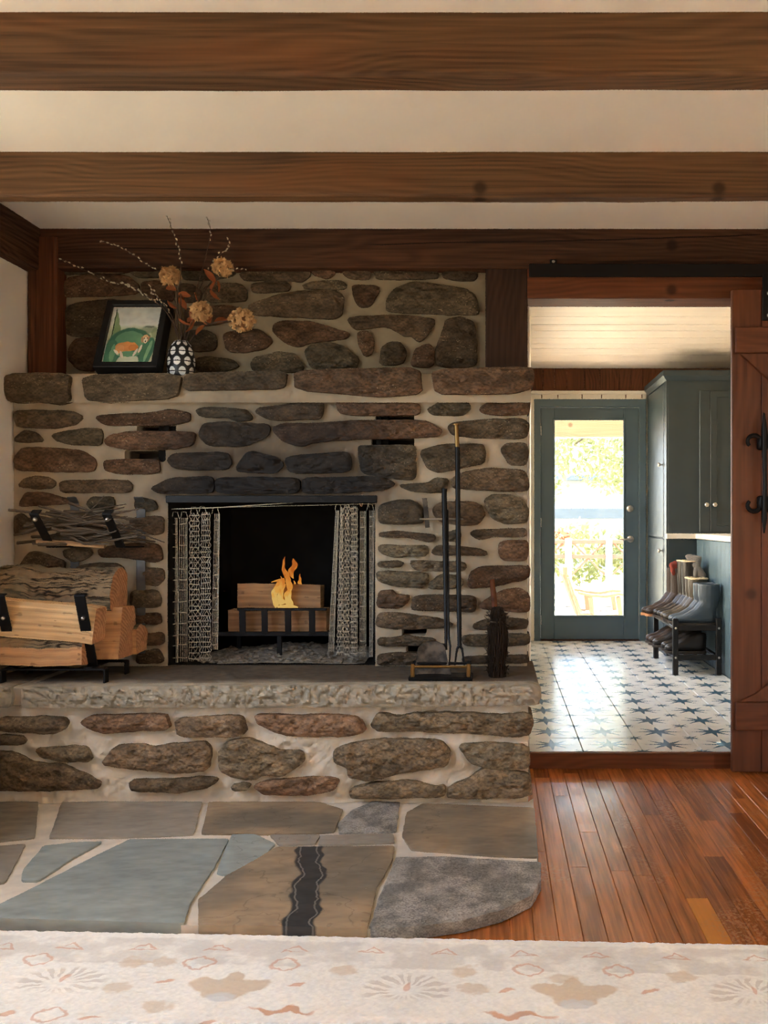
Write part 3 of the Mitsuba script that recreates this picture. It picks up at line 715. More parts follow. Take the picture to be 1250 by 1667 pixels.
a0, a1, z0, z1 = MUD[0]
struct('wall_mudroom_left', join(skew_wall(YW + .14, a0, -.15, ZC), skew_wall(a1, YM + .15, -.15, ZC), skew_wall(a0, a1, -.15, z0), skew_wall(a0, a1, z1, ZC)), 'm_white_paint')
window('x', askew((a0 + a1) / 2) - 0.12, MUD[0], 3)
struct('floor_mudroom', box(-0.1, XR, 4.296, YM + .1, -.15, ZM - .012), 'm_dark_gap')
struct('wall_mudroom_right', box(XR, XR + .18, YW + .14, YM + .3, -.15, ZC), 'm_white_paint')
struct('wall_mudroom_back', wall_with_holes('y', YM, 0.14, 0.0, XR, -.15, ZC, [(0.37, 1.28, 0, 2.125)]), 'm_white_paint')
struct('ceiling_mudroom', box(-0.2, XR, YW + .14, YM + .14, ZC + .02, ZC + .17), 'm_dark_gap')
edges = [4.42, 4.62, 4.83, 5.06, 5.29, 5.52, 5.80, 6.10, 6.35, 6.56, 6.83, 7.04, 7.24, 7.55, 7.85, YM]
for p, q in zip(edges[:-1], edges[1:]):
    obj('plank', box(-0.1, XR, p + .0035, q - .0035, ZC + rng.random() * .002, ZC + .022, .005), 'm_white_board', 'ceiling_mudroom', uv=(rng.random(), rng.random()))
x = 0.0
while x < XR:
    w = 0.10 + rng.random() * 0.08
    obj('board', box(x + .001, min(x + w, XR) - .001, YM - .018 - rng.random() * .004, YM, 2.245, ZC, .002), 'm_old_board', 'wall_mudroom_back')
    x += w
obj('ledge', join(box(0.30, 1.31, YM - .05, YM, 2.213, 2.242, .003), box(0.30, 1.31, YM - .02, YM, 2.15, 2.213)), 'm_white_paint', 'wall_mudroom_back')
for x in (.40, .54, .75, .92, 1.13, 1.27):  # thin brown strips drawn for the gaps between the boards
    obj('gap_line', box(x, x + .008, YM - .026, YM - .019, 2.178, 2.212, .002), 'm_old_board', 'wall_mudroom_back')
struct('trim_3', box(0.34, 1.31, YM - .015, YM + .14, -.1, ZM + .012, .003), 'm_post_dark', label='dark sill under the blue door')
struct('trim_2', box(0.30, 0.338, YM - .03, YM, ZM, 2.15, .003), 'm_white_paint', label='narrow cream trim strip left of the blue door')

# floor tiles: one star each, quarter stars meeting at the corners
TX0, TY0, TS = (949.9 - CX) * 4.28 / F * 0 + 0.402, 4.296, 0.2725
TSY = 0.264


def star(dx, dy, R):
    r = dr.sqrt(dr.square(dx) + dr.square(dy)) / R
    a = dr.atan2(dy, dx)
    k = dr.abs(a / (np.pi / 4) - dr.round(a / (np.pi / 4)))            # 0 on a spike, 0.5 between two
    lim = 0.44 / (0.44 + 2.1 * k)
    return smoothstep(0.015, -0.015, r - lim)


def tile_color(p, n, uv):
    x, y = (p.x - TX0) / TS, (p.y - TY0) / TSY
    fx, fy = x - dr.floor(x) - 0.5, y - dr.floor(y) - 0.5
    qx, qy = x - dr.round(x), y - dr.round(y)
    s = dr.maximum(star(fx, fy, 0.42), star(qx, qy, 0.20))
    base = rgb3(C(216, 216, 208)) * (0.92 + 0.12 * fbm(p.x * 20, p.y * 20))
    return dr.lerp(base, rgb3(C(58, 84, 100)) * (0.85 + 0.3 * fbm(p.x * 30, p.y * 30)), s)


scene['m_tile'] = principled(proc(tile_color), proc(lambda p, n, uv: 0.17 + 0.10 * fbm(p.x * 6, p.y * 6)), specular=0.8, clearcoat=0.5, clearcoat_gloss=0.75)
for i in range(-2, 5):
    for j in range(0, 16):
        x0, x1 = max(TX0 + i * TS, 0.12), min(TX0 + (i + 1) * TS, XB)
        y0, y1 = max(TY0 + j * TSY, 4.296), min(TY0 + (j + 1) * TSY, YM)
        if x1 - x0 < .02 or y1 - y0 < .02: continue
        obj('tile', box(x0 + .0015, x1 - .0015, y0 + .0015, y1 - .0015, ZM - .012, ZM + (rng.random() - .5) * .0006, .0015), 'm_tile', 'floor_mudroom')

# the half wall of blue boards and its counter
wall = 'wall_mudroom_half'
struct(wall, box(XB + .015, XB + .12, 5.0, YC + .0, 0, 0.975), 'm_blue_wall')
y = 5.0
while y < YC:
    q = min(y + .115, YC)
    obj('board', box(XB, XB + .016, y + .0015, q - .0015, ZM, 0.975, .003), 'm_blue_wall', wall)
    y = q
obj('counter', join(box(1.32, XR, YC - .03, YC + .02, .978, 1.018, .004), box(XB - .015, XR, 5.0, YC + .02, .978, 1.018, .004)), 'm_white_paint', label='pale counter board on the blue half wall behind the boot rack', cat='counter')

cup = thing('cupboard', 'tall cupboard in shaded blue paint from floor to crown right of the glazed door', 'cupboard')
obj('body', join(box(1.335, 2.2, YC, YM - .03, ZM, 2.255, .003), box(1.322, 1.336, YC, YC + .11, ZM, 2.255, .002), box(1.322, 1.336, YM - .10, YM - .03, ZM, 2.255, .002), box(1.322, 1.336, YC, YM - .03, ZM, ZM + .08, .002)), 'm_blue_shaded', cup)
obj('crown', trimesh.convex.convex_hull([[x, y, z] for z, e in ((2.20, 0.0), (2.235, .03), (2.275, .03)) for x in (1.322 - e, 2.2) for y in (YC - .008 - e, YM - .03)]), 'm_blue_shaded', cup)
def cup_door(x0, x1, y0, y1, z0, z1, knob, facing):
    if facing == 'x':
        d = obj('door', box(x0, x1, y0, y1, z0, z1, .003), 'm_blue_shaded', cup)
        k = lathe([(0, 0), (.006, 0), (.006, .012), (.016, .018), (.017, .026), (.010, .033), (0, .034)], 20)
        k.apply_transform(trimesh.transformations.rotation_matrix(-np.pi / 2, [0, 1, 0])); k.apply_translation([x0, *knob])
    else:
        d = obj('door', join(box(x0, x1, y0, y1, z0, z1, .003), *[box(a, b, y0 - .008, y0 + .002, c, e, .002) for a, b, c, e in ((x0, x0 + .05, z0, z1), (x1 - .05, x1, z0, z1), (x0, x1, z0, z0 + .05), (x0, x1, z1 - .05, z1))]), 'm_blue_shaded', cup)
        k = lathe([(0, 0), (.006, 0), (.006, .012), (.016, .018), (.017, .026), (.010, .033), (0, .034)], 20)
        k.apply_transform(trimesh.transformations.rotation_matrix(np.pi / 2, [1, 0, 0])); k.apply_translation([knob[0], y0 - .008, knob[1]])
    obj('knob', k, 'm_bright', d, smooth=40)
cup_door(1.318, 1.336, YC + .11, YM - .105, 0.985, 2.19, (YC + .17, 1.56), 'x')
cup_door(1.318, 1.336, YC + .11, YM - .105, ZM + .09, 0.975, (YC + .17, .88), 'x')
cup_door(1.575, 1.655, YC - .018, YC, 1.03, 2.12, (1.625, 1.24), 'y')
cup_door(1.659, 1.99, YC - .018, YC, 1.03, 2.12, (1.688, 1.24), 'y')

# glazed blue door
used.add('door_1')
DX0, DX1, DZ1 = 0.398, 1.250, 2.103
gx0, gx1, gz0, gz1 = 0.515, 1.122, 0.285, 1.996
scene['door_1'] = mikit.ply(join(box(DX0, gx0, YM + .02, YM + .065, ZM + .01, DZ1, .003), box(gx1, DX1, YM + .02, YM + .065, ZM + .01, DZ1, .003), box(gx0, gx1, YM + .02, YM + .065, ZM + .01, gz0, .003), box(gx0, gx1, YM + .02, YM + .065, gz1, DZ1, .003)), 'm_blue')
tag('door_1', 'blue painted glazed door to the porch at the far end of the mudroom', kind='structure')
obj('pane', trimesh.Trimesh([[gx0, YM + .045, gz0], [gx1, YM + .045, gz0], [gx1, YM + .045, gz1], [gx0, YM + .045, gz1]], [[0, 1, 2], [0, 2, 3]], process=False), 'm_glass', 'door_1')
obj('glazing_bead', join(*[box(a, b, YM + .008, YM + .022, c, d, .003) for a, b, c, d in ((gx0 - .012, gx0 + .004, gz0 - .012, gz1 + .012), (gx1 - .004, gx1 + .012, gz0 - .012, gz1 + .012), (gx0, gx1, gz0 - .012, gz0 + .004), (gx0, gx1, gz1 - .004, gz1 + .012))]), 'm_blue', 'door_1')
obj('casing', join(box(DX0 - .062, DX0 - .004, YM - .022, YM + .1, ZM, DZ1 + .07, .003), box(DX1 + .004, DX1 + .062, YM - .022, YM + .1, ZM, DZ1 + .07, .003), box(DX0 - .062, DX1 + .062, YM - .022, YM + .1, DZ1 + .004, DZ1 + .07, .003)), 'm_blue', 'door_1')
db = lathe([(0, 0), (.030, 0), (.030, .010), (.022, .016), (0, .018)], 24); db.apply_transform(trimesh.transformations.rotation_matrix(np.pi / 2, [1, 0, 0]))
d2 = db.copy(); db.apply_translation([1.176, YM + .02, 1.22]); d2.apply_translation([1.180, YM + .02, .955])
obj('deadbolt', db, 'm_bright', 'door_1', smooth=40, label='round nickel deadbolt')
obj('lever', join(d2, tube([[1.180, YM + .02, .955], [1.180, YM - .03, .955]], .009), tube([[1.185, YM - .03, .955], [1.14, YM - .034, .955], [1.08, YM - .03, .951]], [.010, .009, .007])), 'm_bright', 'door_1', smooth=40, label='nickel lever handle')
for z in (1.90, 1.1, .25):
    obj('hinge', tube([[DX0 - .002, YM + .012, z - .04], [DX0 - .002, YM + .012, z + .04]], .007), 'm_bright', 'door_1', smooth=40)

# ------------------------------------------------------------------ sliding barn door and its track
rail = thing('door_track', 'black flat iron track of the sliding door along the dark beam', 'door track')
obj('track_bar', box(0.15, 2.9, 4.175, 4.187, 2.205, 2.262, .002), 'm_iron', rail)
for x in (0.262, 1.9, 2.8):
    obj('bracket', join(box(x - .014, x + .014, 4.19, 4.248, 2.22, 2.25, .002), box(x - .016, x + .016, 4.236, 4.249, 2.225, 2.30, .004)), 'm_iron', rail)
    s = trimesh.creation.icosphere(2, .007); s.apply_scale([1, .5, 1]); s.apply_translation([x, 4.234, 2.288])
    obj('bolt', s, 'm_bright', rail, smooth=True)
    used.add('x')
bd = thing('barn_door', 'orange brown plank barn door with a diagonal brace, slid open at the right edge', 'barn door')
bx, by = 1.045, 4.16
for i in range(8):
    x0 = bx + i * 0.132
    obj('plank', box(x0 + .0008, x0 + .1312, by, by + .028, 0.012, 2.145, .003), 'm_barn', bd)
def railz(z0, z1):
    obj('rail', box(bx + .012, bx + 1.05, by - .022, by, z0, z1, .004), 'm_barn_rail', bd)
railz(1.86, 1.975); railz(0.20, 0.325); railz(1.05, 1.06 + .0) if False else None
def brace(pts):
    m = extrude(Polygon(pts), .020); obj('brace', upright(m, by), 'm_barn', bd, label='diagonal brace')
brace([(bx + .03, 1.858), (bx + .16, 1.858), (bx + 1.05, .47), (bx + 1.05, .30 + .12)] if False else [(bx + .035, 1.857), (bx + .20, 1.857), (bx + 1.05, 1.12), (bx + 1.05, 0.93)])
brace([(bx + .012, 0.328), (bx + .17, 0.328 + .0), (bx + 1.05, 1.05), (bx + 1.05, 0.86)] if False else [(bx + .03, 0.327), (bx + 1.05, 0.327), (bx + 1.05, 1.0), (bx + .95, 1.0), (bx + .10, 0.52 - .16)])
h = obj('hanger', join(box(1.178, 1.236, by - .010, by, 2.005, 2.20, .003), box(1.178, 1.236, 4.150, 4.160, 2.14, 2.215, .003)), 'm_iron', bd, label='black iron strap hanger')
for z in (2.028, 2.125):
    s = trimesh.creation.icosphere(2, .011); s.apply_scale([1, .6, 1]); s.apply_translation([1.207, by - .012, z]); obj('bolt', s, 'm_bright', h, smooth=True)
ph = lambda x, y: S(x, y, by - .04)
hx = ph(1243, 0)[0]
hm = [tube([[hx, by - .045, ph(0, 672)[1]], [hx, by - .05, ph(0, 700)[1]], [hx, by - .05, ph(0, 740)[1]], [hx, by - .06, ph(0, 790)[1]], [hx, by - .05, ph(0, 826)[1]], [hx, by - .05, ph(0, 845)[1]], [hx, by - .045, ph(0, 868)[1]]], [.004, .013, .010, .009, .010, .012, .003], 10)]
for zc, sgn in ((713, 1), (826, -1)):
    for sx in (-1, 1):
        c = ph(1243, zc + (0 if sgn > 0 else 2)); th = np.linspace(0, 1.25 * np.pi, 18)
        pts = [[c[0] + sx * (.012 + .048 - .028 * math.cos(t) - .02), by - .03, c[1] + sgn * (-.026 + .026 * math.sin(t) * 1.0 + .0) + sgn * .012] for t in th]
        hm.append(tube(pts, np.linspace(.011, .008, 18), 8))
    c = ph(1243, zc + 8 * sgn)
    hm.append(box(hx - .022, hx + .022, by - .046, by - .002, c[1] - .03, c[1] + .03, .008))
obj('pull_handle', join(hm), 'm_iron', bd, smooth=40, label='black wrought iron pull with curled ends')

# ------------------------------------------------------------------ outside the glazed door
def leafy(n, centre, size, seed, leaf=0.07):
    r = np.random.default_rng(seed)
    d = r.normal(size=(n, 3)); d /= np.linalg.norm(d, axis=1, keepdims=True)
    rad = (0.55 + 0.45 * r.random((n, 1))) * (0.72 + 0.55 * meshkit.fbm(d * 2.2, 3, seed))[:, None]
    c = np.array(centre) + d * rad * np.array(size)
    a = r.normal(size=(n, 3)); a /= np.linalg.norm(a, axis=1, keepdims=True)
    b = np.cross(a, r.normal(size=(n, 3))); b /= np.linalg.norm(b, axis=1, keepdims=True)
    s = leaf * (0.6 + 0.8 * r.random((n, 1)))
    v = np.stack([c - a * s, c + b * s * .42, c + a * s, c - b * s * .42], 1).reshape(-1, 3)
    i = np.arange(n)[:, None] * 4
    return trimesh.Trimesh(v, np.vstack([i + [0, 1, 2], i + [0, 2, 3]]), process=False)


scene['m_leaf'] = {'type': 'principledthin', 'base_color': mikit.proc(lambda p, n, uv: mix(C(120, 130, 88), C(165, 166, 122), noise(p.x * 3, p.y * 3, p.z * 3))), 'roughness': .6, 'diff_trans': 1.0}
scene['m_bark'] = principled(proc(lambda p, n, uv: mix(C(70, 60, 48), C(128, 112, 92), fbm(p.x * 30, p.y * 30, p.z * 8))), .9)
scene['m_grass'] = principled(proc(lambda p, n, uv: mix(C(140, 142, 112), C(176, 170, 150), fbm(p.x * .7, p.y * .7))), .9)
scene['m_pale_wood'] = principled(proc(timber(C(188, 170, 150), C(168, 150, 130), 'x')), .7)
scene['m_chair'] = principled(C(148, 130, 108), .7)
scene['m_fence'] = principled(C(158, 108, 88), .7)
scene['m_fence_white'] = principled(C(172, 166, 158), .6)
scene['m_siding'] = principled(C(168, 172, 174), .7)
scene['m_roof'] = principled(C(108, 116, 122), .8)
scene['m_flower'] = {'type': 'principledthin', 'base_color': {'type': 'rgb', 'value': C(196, 96, 74)}, 'roughness': .6, 'diff_trans': 0.8}
struct('ground', box(-40, 60, YM + .3, 90, -.6, -.45), 'm_grass')
struct('terrace', box(-3, 6, YM + .2, 12.4, -.45, -.30, .005), 'm_pale_wood')
obj('porch_beam', box(-2, 5, 10.0, 10.16, 2.0, 2.22, .006), 'm_pale_wood', label='pale timber porch beam across the top of the door glass', cat='porch beam', kind='structure')
struct('roof_porch', box(-2, 5, YM + .16, 10.4, 2.30, 2.42), 'm_pale_wood')
for x in (-1.9, 4.8):
    obj('porch_post', box(x, x + .14, 10.0, 10.14, -.3, 2.0, .006), 'm_pale_wood', label='porch post', kind='structure')
# garden chair seen from its side, facing right
ch = thing('garden_chair', 'sun bleached wooden garden armchair on the terrace behind the door glass', 'chair')
Yc = 10.9
c_ = lambda x, y: S(x, y, Yc)
def plank2(p, q, w, t, y, name='slat'):
    a, b = c_(*p), c_(*q)
    obj(name, bar([a[0], y, a[1]], [b[0], y, b[1]], t, w, up=(0, 1, 0)), 'm_chair', ch)
for y in (Yc - .26, Yc + .26):
    plank2((922, 938), (944, 1008), .05, .03, y, 'back_stile')
    plank2((957, 968), (963, 1018), .05, .05, y, 'leg'); plank2((1001, 968), (1010, 1022), .05, .05, y, 'leg')
    a = [c_(*p) for p in ((938, 962), (955, 966), (980, 968), (1000, 964), (1014, 965))]
    obj('armrest', join(*[bar([p[0], y, p[1]], [q[0] + .01, y, q[1]], .09, .03) for p, q in zip(a[:-1], a[1:])]), 'm_chair', ch)
    plank2((938, 996), (1008, 1002), .06, .03, y, 'side_rail')
for k in range(6):
    y = Yc - .20 + k * .08
    plank2((916, 928), (942, 1000), .02, .065, y, 'back_slat')
a = c_(917, 927)
obj('head_rail', box(a[0] - .03, a[0] + .03, Yc - .3, Yc + .3, a[1] - .05, a[1] + .05, .01), 'm_chair', ch)
a, b = c_(944, 998), c_(1008, 996)
for k in range(7):
    t = (k + .5) / 7
    obj('seat_slat', box(a[0] + (b[0] - a[0]) * t - .03, a[0] + (b[0] - a[0]) * t + .03, Yc - .28, Yc + .28, a[1] - .01, a[1] + .01, .003), 'm_chair', ch)
# fence
fe = thing('fence', 'pale garden fence with crossed braces and a red brown top rail beyond the lawn', 'fence')
Yq = 17.0
q_ = lambda x, y: S(x, y, Yq)
z1, z2, z3 = q_(0, 882)[1], q_(0, 906)[1], q_(0, 936)[1]
for z in (z1, z2):
    obj('rail', box(-1.0, 5.0, Yq - .03, Yq + .03, z - .035, z + .035, .005), 'm_fence', fe)
w = q_(990, 0)[0] - q_(924, 0)[0]
for k in range(-3, 6):
    x = q_(991, 0)[0] + k * w
    obj('fence_post', box(x - .06, x + .06, Yq - .06, Yq + .06, -.45, z1 + .06, .01), 'm_fence_white', fe)
    for p, q in (((x + .07, z1), (x + w - .07, z3)), ((x + .07, z3), (x + w - .07, z1))):
        obj('cross_brace', bar([p[0], Yq + .05, p[1]], [q[0], Yq + .05, q[1]], .03, .05, up=(0, 1, 0)), 'm_fence', fe)
# house beyond, hedge and trees
ho = thing('house', 'pale house with a long grey roof beyond the fence and trees', 'house')
obj('wall', box(-3, 14, 30, 36, -.5, 2.45), 'm_siding', ho)
obj('roof', trimesh.convex.convex_hull([[x, y, z] for x in (-3.4, 14.4) for y, z in ((29.4, 2.35), (33, 5.0), (36.6, 2.35), (29.4, 2.5))]), 'm_roof', ho)
obj('band', box(-3, 14, 29.9, 30.0, 1.15, 1.45), 'm_roof', ho, label='grey band along the wall')
def tree(x, y, z0, h, crown, size, seed, n, label, leaf=.09):
    t = thing('tree', label, 'tree')
    r = np.random.default_rng(seed)
    obj('trunk', tube([[x, y, z0], [x + .1, y, z0 + h * .4], [x - .1, y + .1, z0 + h * .75], [x, y, z0 + h]], [.16, .13, .09, .03], 9), 'm_bark', t, smooth=True)
    for k in range(8):
        a = r.random() * 6.28; s = z0 + h * (.3 + .08 * k)
        e = [x + math.cos(a) * size[0] * .8, y + math.sin(a) * size[1] * .6, s + .5 - .8 * r.random()]
        obj('branch', tube([[x, y, s], [(x + e[0]) / 2, (y + e[1]) / 2, s + .35], e], [.05, .035, .01], 6), 'm_bark', t, smooth=True)
    obj('crown', leafy(n, (x, y, crown), size, seed, leaf), 'm_leaf', t)
tree(2.9, 14.0, -.45, 4.2, 2.45, (2.6, 1.1, 1.05), 31, 7000, 'leafy pale olive tree filling the upper part of the door glass', .055)
tree(5.2, 23.5, -.45, 5.0, 3.0, (2.9, 1.6, 1.9), 32, 5200, 'pale green tree behind the first one, towards the right of the glass')
tree(0.0, 21.0, -.45, 4.6, 2.6, (1.6, 1.4, 1.9), 33, 4200, 'thin tree left of the house beyond the fence')
hd = thing('hedge', 'loose hedge with reddish blossoms behind the top rail of the fence', 'hedge')
obj('foliage', join(*[leafy(1100, (x, 18.6, .45), (.95, .5, .62), 40 + i, .07) for i, x in enumerate((0.2, 1.6, 3.0, 4.4))]), 'm_leaf', hd)
obj('blossoms', join(leafy(120, (1.0, 18.2, .75), (.5, .3, .2), 50, .06), leafy(60, (3.0, 18.2, .6), (.5, .3, .2), 51, .06)), 'm_flower', hd, kind='stuff')

# ------------------------------------------------------------------ rug
RZ = 0.015
ra, rb = G(0, 1513, RZ), G(1250, 1537, RZ)
ru = np.array([rb[0] - ra[0], rb[1] - ra[1]]); ru /= np.linalg.norm(ru); rv = np.array([-ru[1], ru[0]])
R0 = np.array(ra)
MOT = []
def mot(kind, *pts):
    for x, y in pts:
        g = np.array(G(x, y, RZ)) - R0
        MOT.append((kind, float(g @ ru), float(g @ rv)))
mot('tri', (5, 1541), (115, 1541), (237, 1542), (357, 1543), (482, 1545), (605, 1547), (727, 1550), (850, 1553), (972, 1555), (1097, 1557), (1232, 1560))
mot('ring', (62, 1562), (325, 1567), (465, 1570), (860, 1580), (1006, 1582), (80, 1652))
mot('fan', (97, 1600), (660, 1612), (1228, 1620))
mot('cloud', (368, 1608), (935, 1618))
mot('dash', (267, 1598), (482, 1602), (825, 1613), (1056, 1614), (148, 1657), (337, 1664), (10, 1650))
mot('twig', (455, 1645), (843, 1653))
mot('blot', (216, 1568), (757, 1581), (1110, 1591), (560, 1580), (190, 1608), (270, 1565), (915, 1592), (255, 1640), (770, 1610))


def rug_color(p, n, uv):
    u = (p.x - R0[0]) * ru[0] + (p.y - R0[1]) * ru[1]
    v = (p.x - R0[0]) * rv[0] + (p.y - R0[1]) * rv[1]
    wx, wy = 0.018 * (fbm(p.x * 30, p.y * 30) - 0.5), 0.018 * (fbm(p.x * 30 + 9, p.y * 30) - 0.5)
    f = fbm(p.x * 130, p.y * 130)
    c = rgb3(C(245, 240, 228)) * (0.88 + 0.18 * f) * (0.92 + 0.14 * fbm(p.x * 7, p.y * 7))
    band = smoothstep(-0.075, -0.065, -dr.abs(v + 0.105) + wx * 0.6)       # greyer border band
    c = dr.lerp(c, rgb3(C(206, 198, 186)), band * 0.55 * smoothstep(0.25, 0.6, fbm(p.x * 18, p.y * 18)))
    orange, tan, taupe = rgb3(C(200, 140, 92)), rgb3(C(206, 184, 154)), rgb3(C(190, 178, 162))
    for kind, a, b in MOT:
        x, y = u - a + wx, v - b + wy
        if kind == 'tri':
            d = dr.abs(dr.maximum(dr.abs(x) * 0.8 + y * 0.9, -y * 1.3) - 0.015)
            c = dr.lerp(c, orange, smoothstep(0.005, 0.0015, d) * 0.5)
        elif kind == 'ring':
            d = dr.abs(dr.maximum(dr.abs(x), dr.abs(y) * 1.15) - 0.030 - 0.006 * dr.cos(4 * dr.atan2(y, x)))
            c = dr.lerp(c, orange, smoothstep(0.006, 0.0015, d) * 0.5)
        elif kind == 'dash':
            d = dr.sqrt(dr.square((x + y * 1.2) / 0.034) + dr.square((y - x * .5) / 0.009))
            c = dr.lerp(c, orange, smoothstep(1.1, 0.7, d) * 0.6)
        elif kind == 'twig':
            d = dr.sqrt(dr.square(x / 0.085) + dr.square((y - 0.010 * dr.sin(x * 70)) / 0.012))
            c = dr.lerp(c, orange, smoothstep(1.15, 0.6, d + 0.5 * (fbm(p.x * 60, p.y * 60) - 0.5)) * 0.75)
        elif kind == 'blot':
            d = dr.sqrt(dr.square(x / 0.040) + dr.square(y / 0.030)) + 0.9 * (fbm(p.x * 45, p.y * 45) - 0.5)
            c = dr.lerp(c, tan, smoothstep(1.1, 0.6, d) * 0.55)
        elif kind == 'cloud':
            r, t = dr.sqrt(dr.square(x / 1.35) + dr.square(y)), dr.atan2(y, x)
            d = r - 0.062 - 0.016 * dr.cos((t - 1.5708) * 5) + dr.maximum(-0.35 - y / .07, 0) * .05
            c = dr.lerp(c, tan, smoothstep(0.006, -0.006, d) * 0.75)
            c = dr.lerp(c, rgb3(C(216, 214, 208)), smoothstep(1.0, 0.6, dr.sqrt(dr.square(x / .05) + dr.square((y + .045) / .026))) * 0.8)
        else:
            r, t = dr.sqrt(dr.square(x / 1.35) + dr.square(y)), dr.atan2(y, x)
            ray = smoothstep(-0.25, 0.35, dr.sin(t * 17 + 2 * (fbm(p.x * 20, p.y * 20) - .5)))
            c = dr.lerp(c, taupe, ray * smoothstep(0.085, 0.070, r) * smoothstep(0.022, 0.036, r) * smoothstep(-0.95, -0.3, y / 0.06) * 0.5)
            c = dr.lerp(c, orange, smoothstep(1.0, 0.6, dr.sqrt(dr.square((x - .002) / 0.008) + dr.square((y - .02) / 0.026))) * 0.5)
    return c


scene['m_rug'] = principled(proc(rug_color), 0.95, specular=0.1, sheen=0.3)
W_, D_ = 4.7, 3.6
nx, ny = 620, 560
gx, gy = np.meshgrid(np.linspace(-0.62, W_ - .62, nx), np.concatenate([np.linspace(-D_, -0.62, 60), np.linspace(-0.61, 0, ny)]))
hz = RZ + (meshkit.fbm(np.stack([gx * 90, gy * 90, gx * 0], -1), 2, 5) - .5) * .006
ed = np.minimum(np.minimum(gx + .62, W_ - .62 - gx), np.minimum(-gy, gy + D_))
hz = np.where(ed < 1e-6, 0.0, hz * np.clip(0.55 + ed / .012, 0, 1))
P = np.stack([R0[0] + gx * ru[0] + gy * rv[0], R0[1] + gx * ru[1] + gy * rv[1], hz], -1)
m_, n_ = gx.shape
ii = np.arange(m_ * n_).reshape(m_, n_)
q0, q1, q2, q3 = ii[:-1, :-1].ravel(), ii[:-1, 1:].ravel(), ii[1:, 1:].ravel(), ii[1:, :-1].ravel()
obj('rug', trimesh.Trimesh(P.reshape(-1, 3), np.vstack([np.stack([q0, q1, q2], 1), np.stack([q0, q2, q3], 1)]), process=False), 'm_rug', smooth=True,
    label='cream wool rug with faded orange and taupe flower motifs in the foreground', cat='rug')

# ------------------------------------------------------------------ firewood
def wood_uv(light, dark, freq=1.0, rays=0.0):
    def fn(p, n, uv):
        g = fbm(uv.x * 3, uv.y * 150 * freq, octaves=3)
        r = dr.sin(uv.y * 260 * freq + 5 * fbm(uv.x * 2.5, uv.y * 25))
        big = fbm(uv.x * 5 + 3, uv.y * 22)
        c = mix(dark, light, dr.clip(0.55 + 0.9 * (g - .5) + .12 * r + 0.9 * (big - .5), 0, 1))
        return dr.lerp(c, rgb3(dark) * 0.55, smoothstep(.86, .93, noise(uv.x * 34, uv.y * 90)) * .55)
    return fn


def bark_uv(p, n, uv):
    w = fbm(uv.x * 7, uv.y * 14, octaves=3)
    ridge = dr.abs(noise(uv.x * 11 + 3 * w, uv.y * 120 + 7 * w) - .5) * 2
    ridge = 0.6 * ridge + 0.4 * dr.abs(noise(uv.x * 30, uv.y * 210 + 9 * w) - .5) * 2
    c = mix(C(48, 37, 28), C(136, 112, 84), smoothstep(0.06, .45, ridge)) * (.7 + .5 * fbm(uv.x * 60, uv.y * 60))
    c = dr.lerp(c, rgb3(C(116, 108, 84)), smoothstep(.50, .7, fbm(uv.x * 5 + 7, uv.y * 12)) * .45)
    return dr.lerp(c, rgb3(C(150, 106, 60)), smoothstep(.58, .72, fbm(uv.x * 4 + 40, uv.y * 5)) * .45)


scene['m_split'] = principled(proc(wood_uv(C(226, 184, 128), C(172, 124, 76))), .75, specular=.25)
scene['m_split_orange'] = principled(proc(wood_uv(C(206, 156, 106), C(158, 106, 66))), .75, specular=.25)
scene['m_log_bark'] = principled(proc(bark_uv), .95, specular=.1)
scene['m_cut'] = principled(proc(lambda p, n, uv: mix(C(152, 100, 64), C(206, 150, 104), dr.clip(.5 + .25 * dr.sin(uv.x * 420 + 9 * fbm(p.y * 14, p.z * 14)) + .9 * (fbm(p.y * 40, p.z * 60, p.x * 20) - .5), 0, 1))), .8, specular=.2)


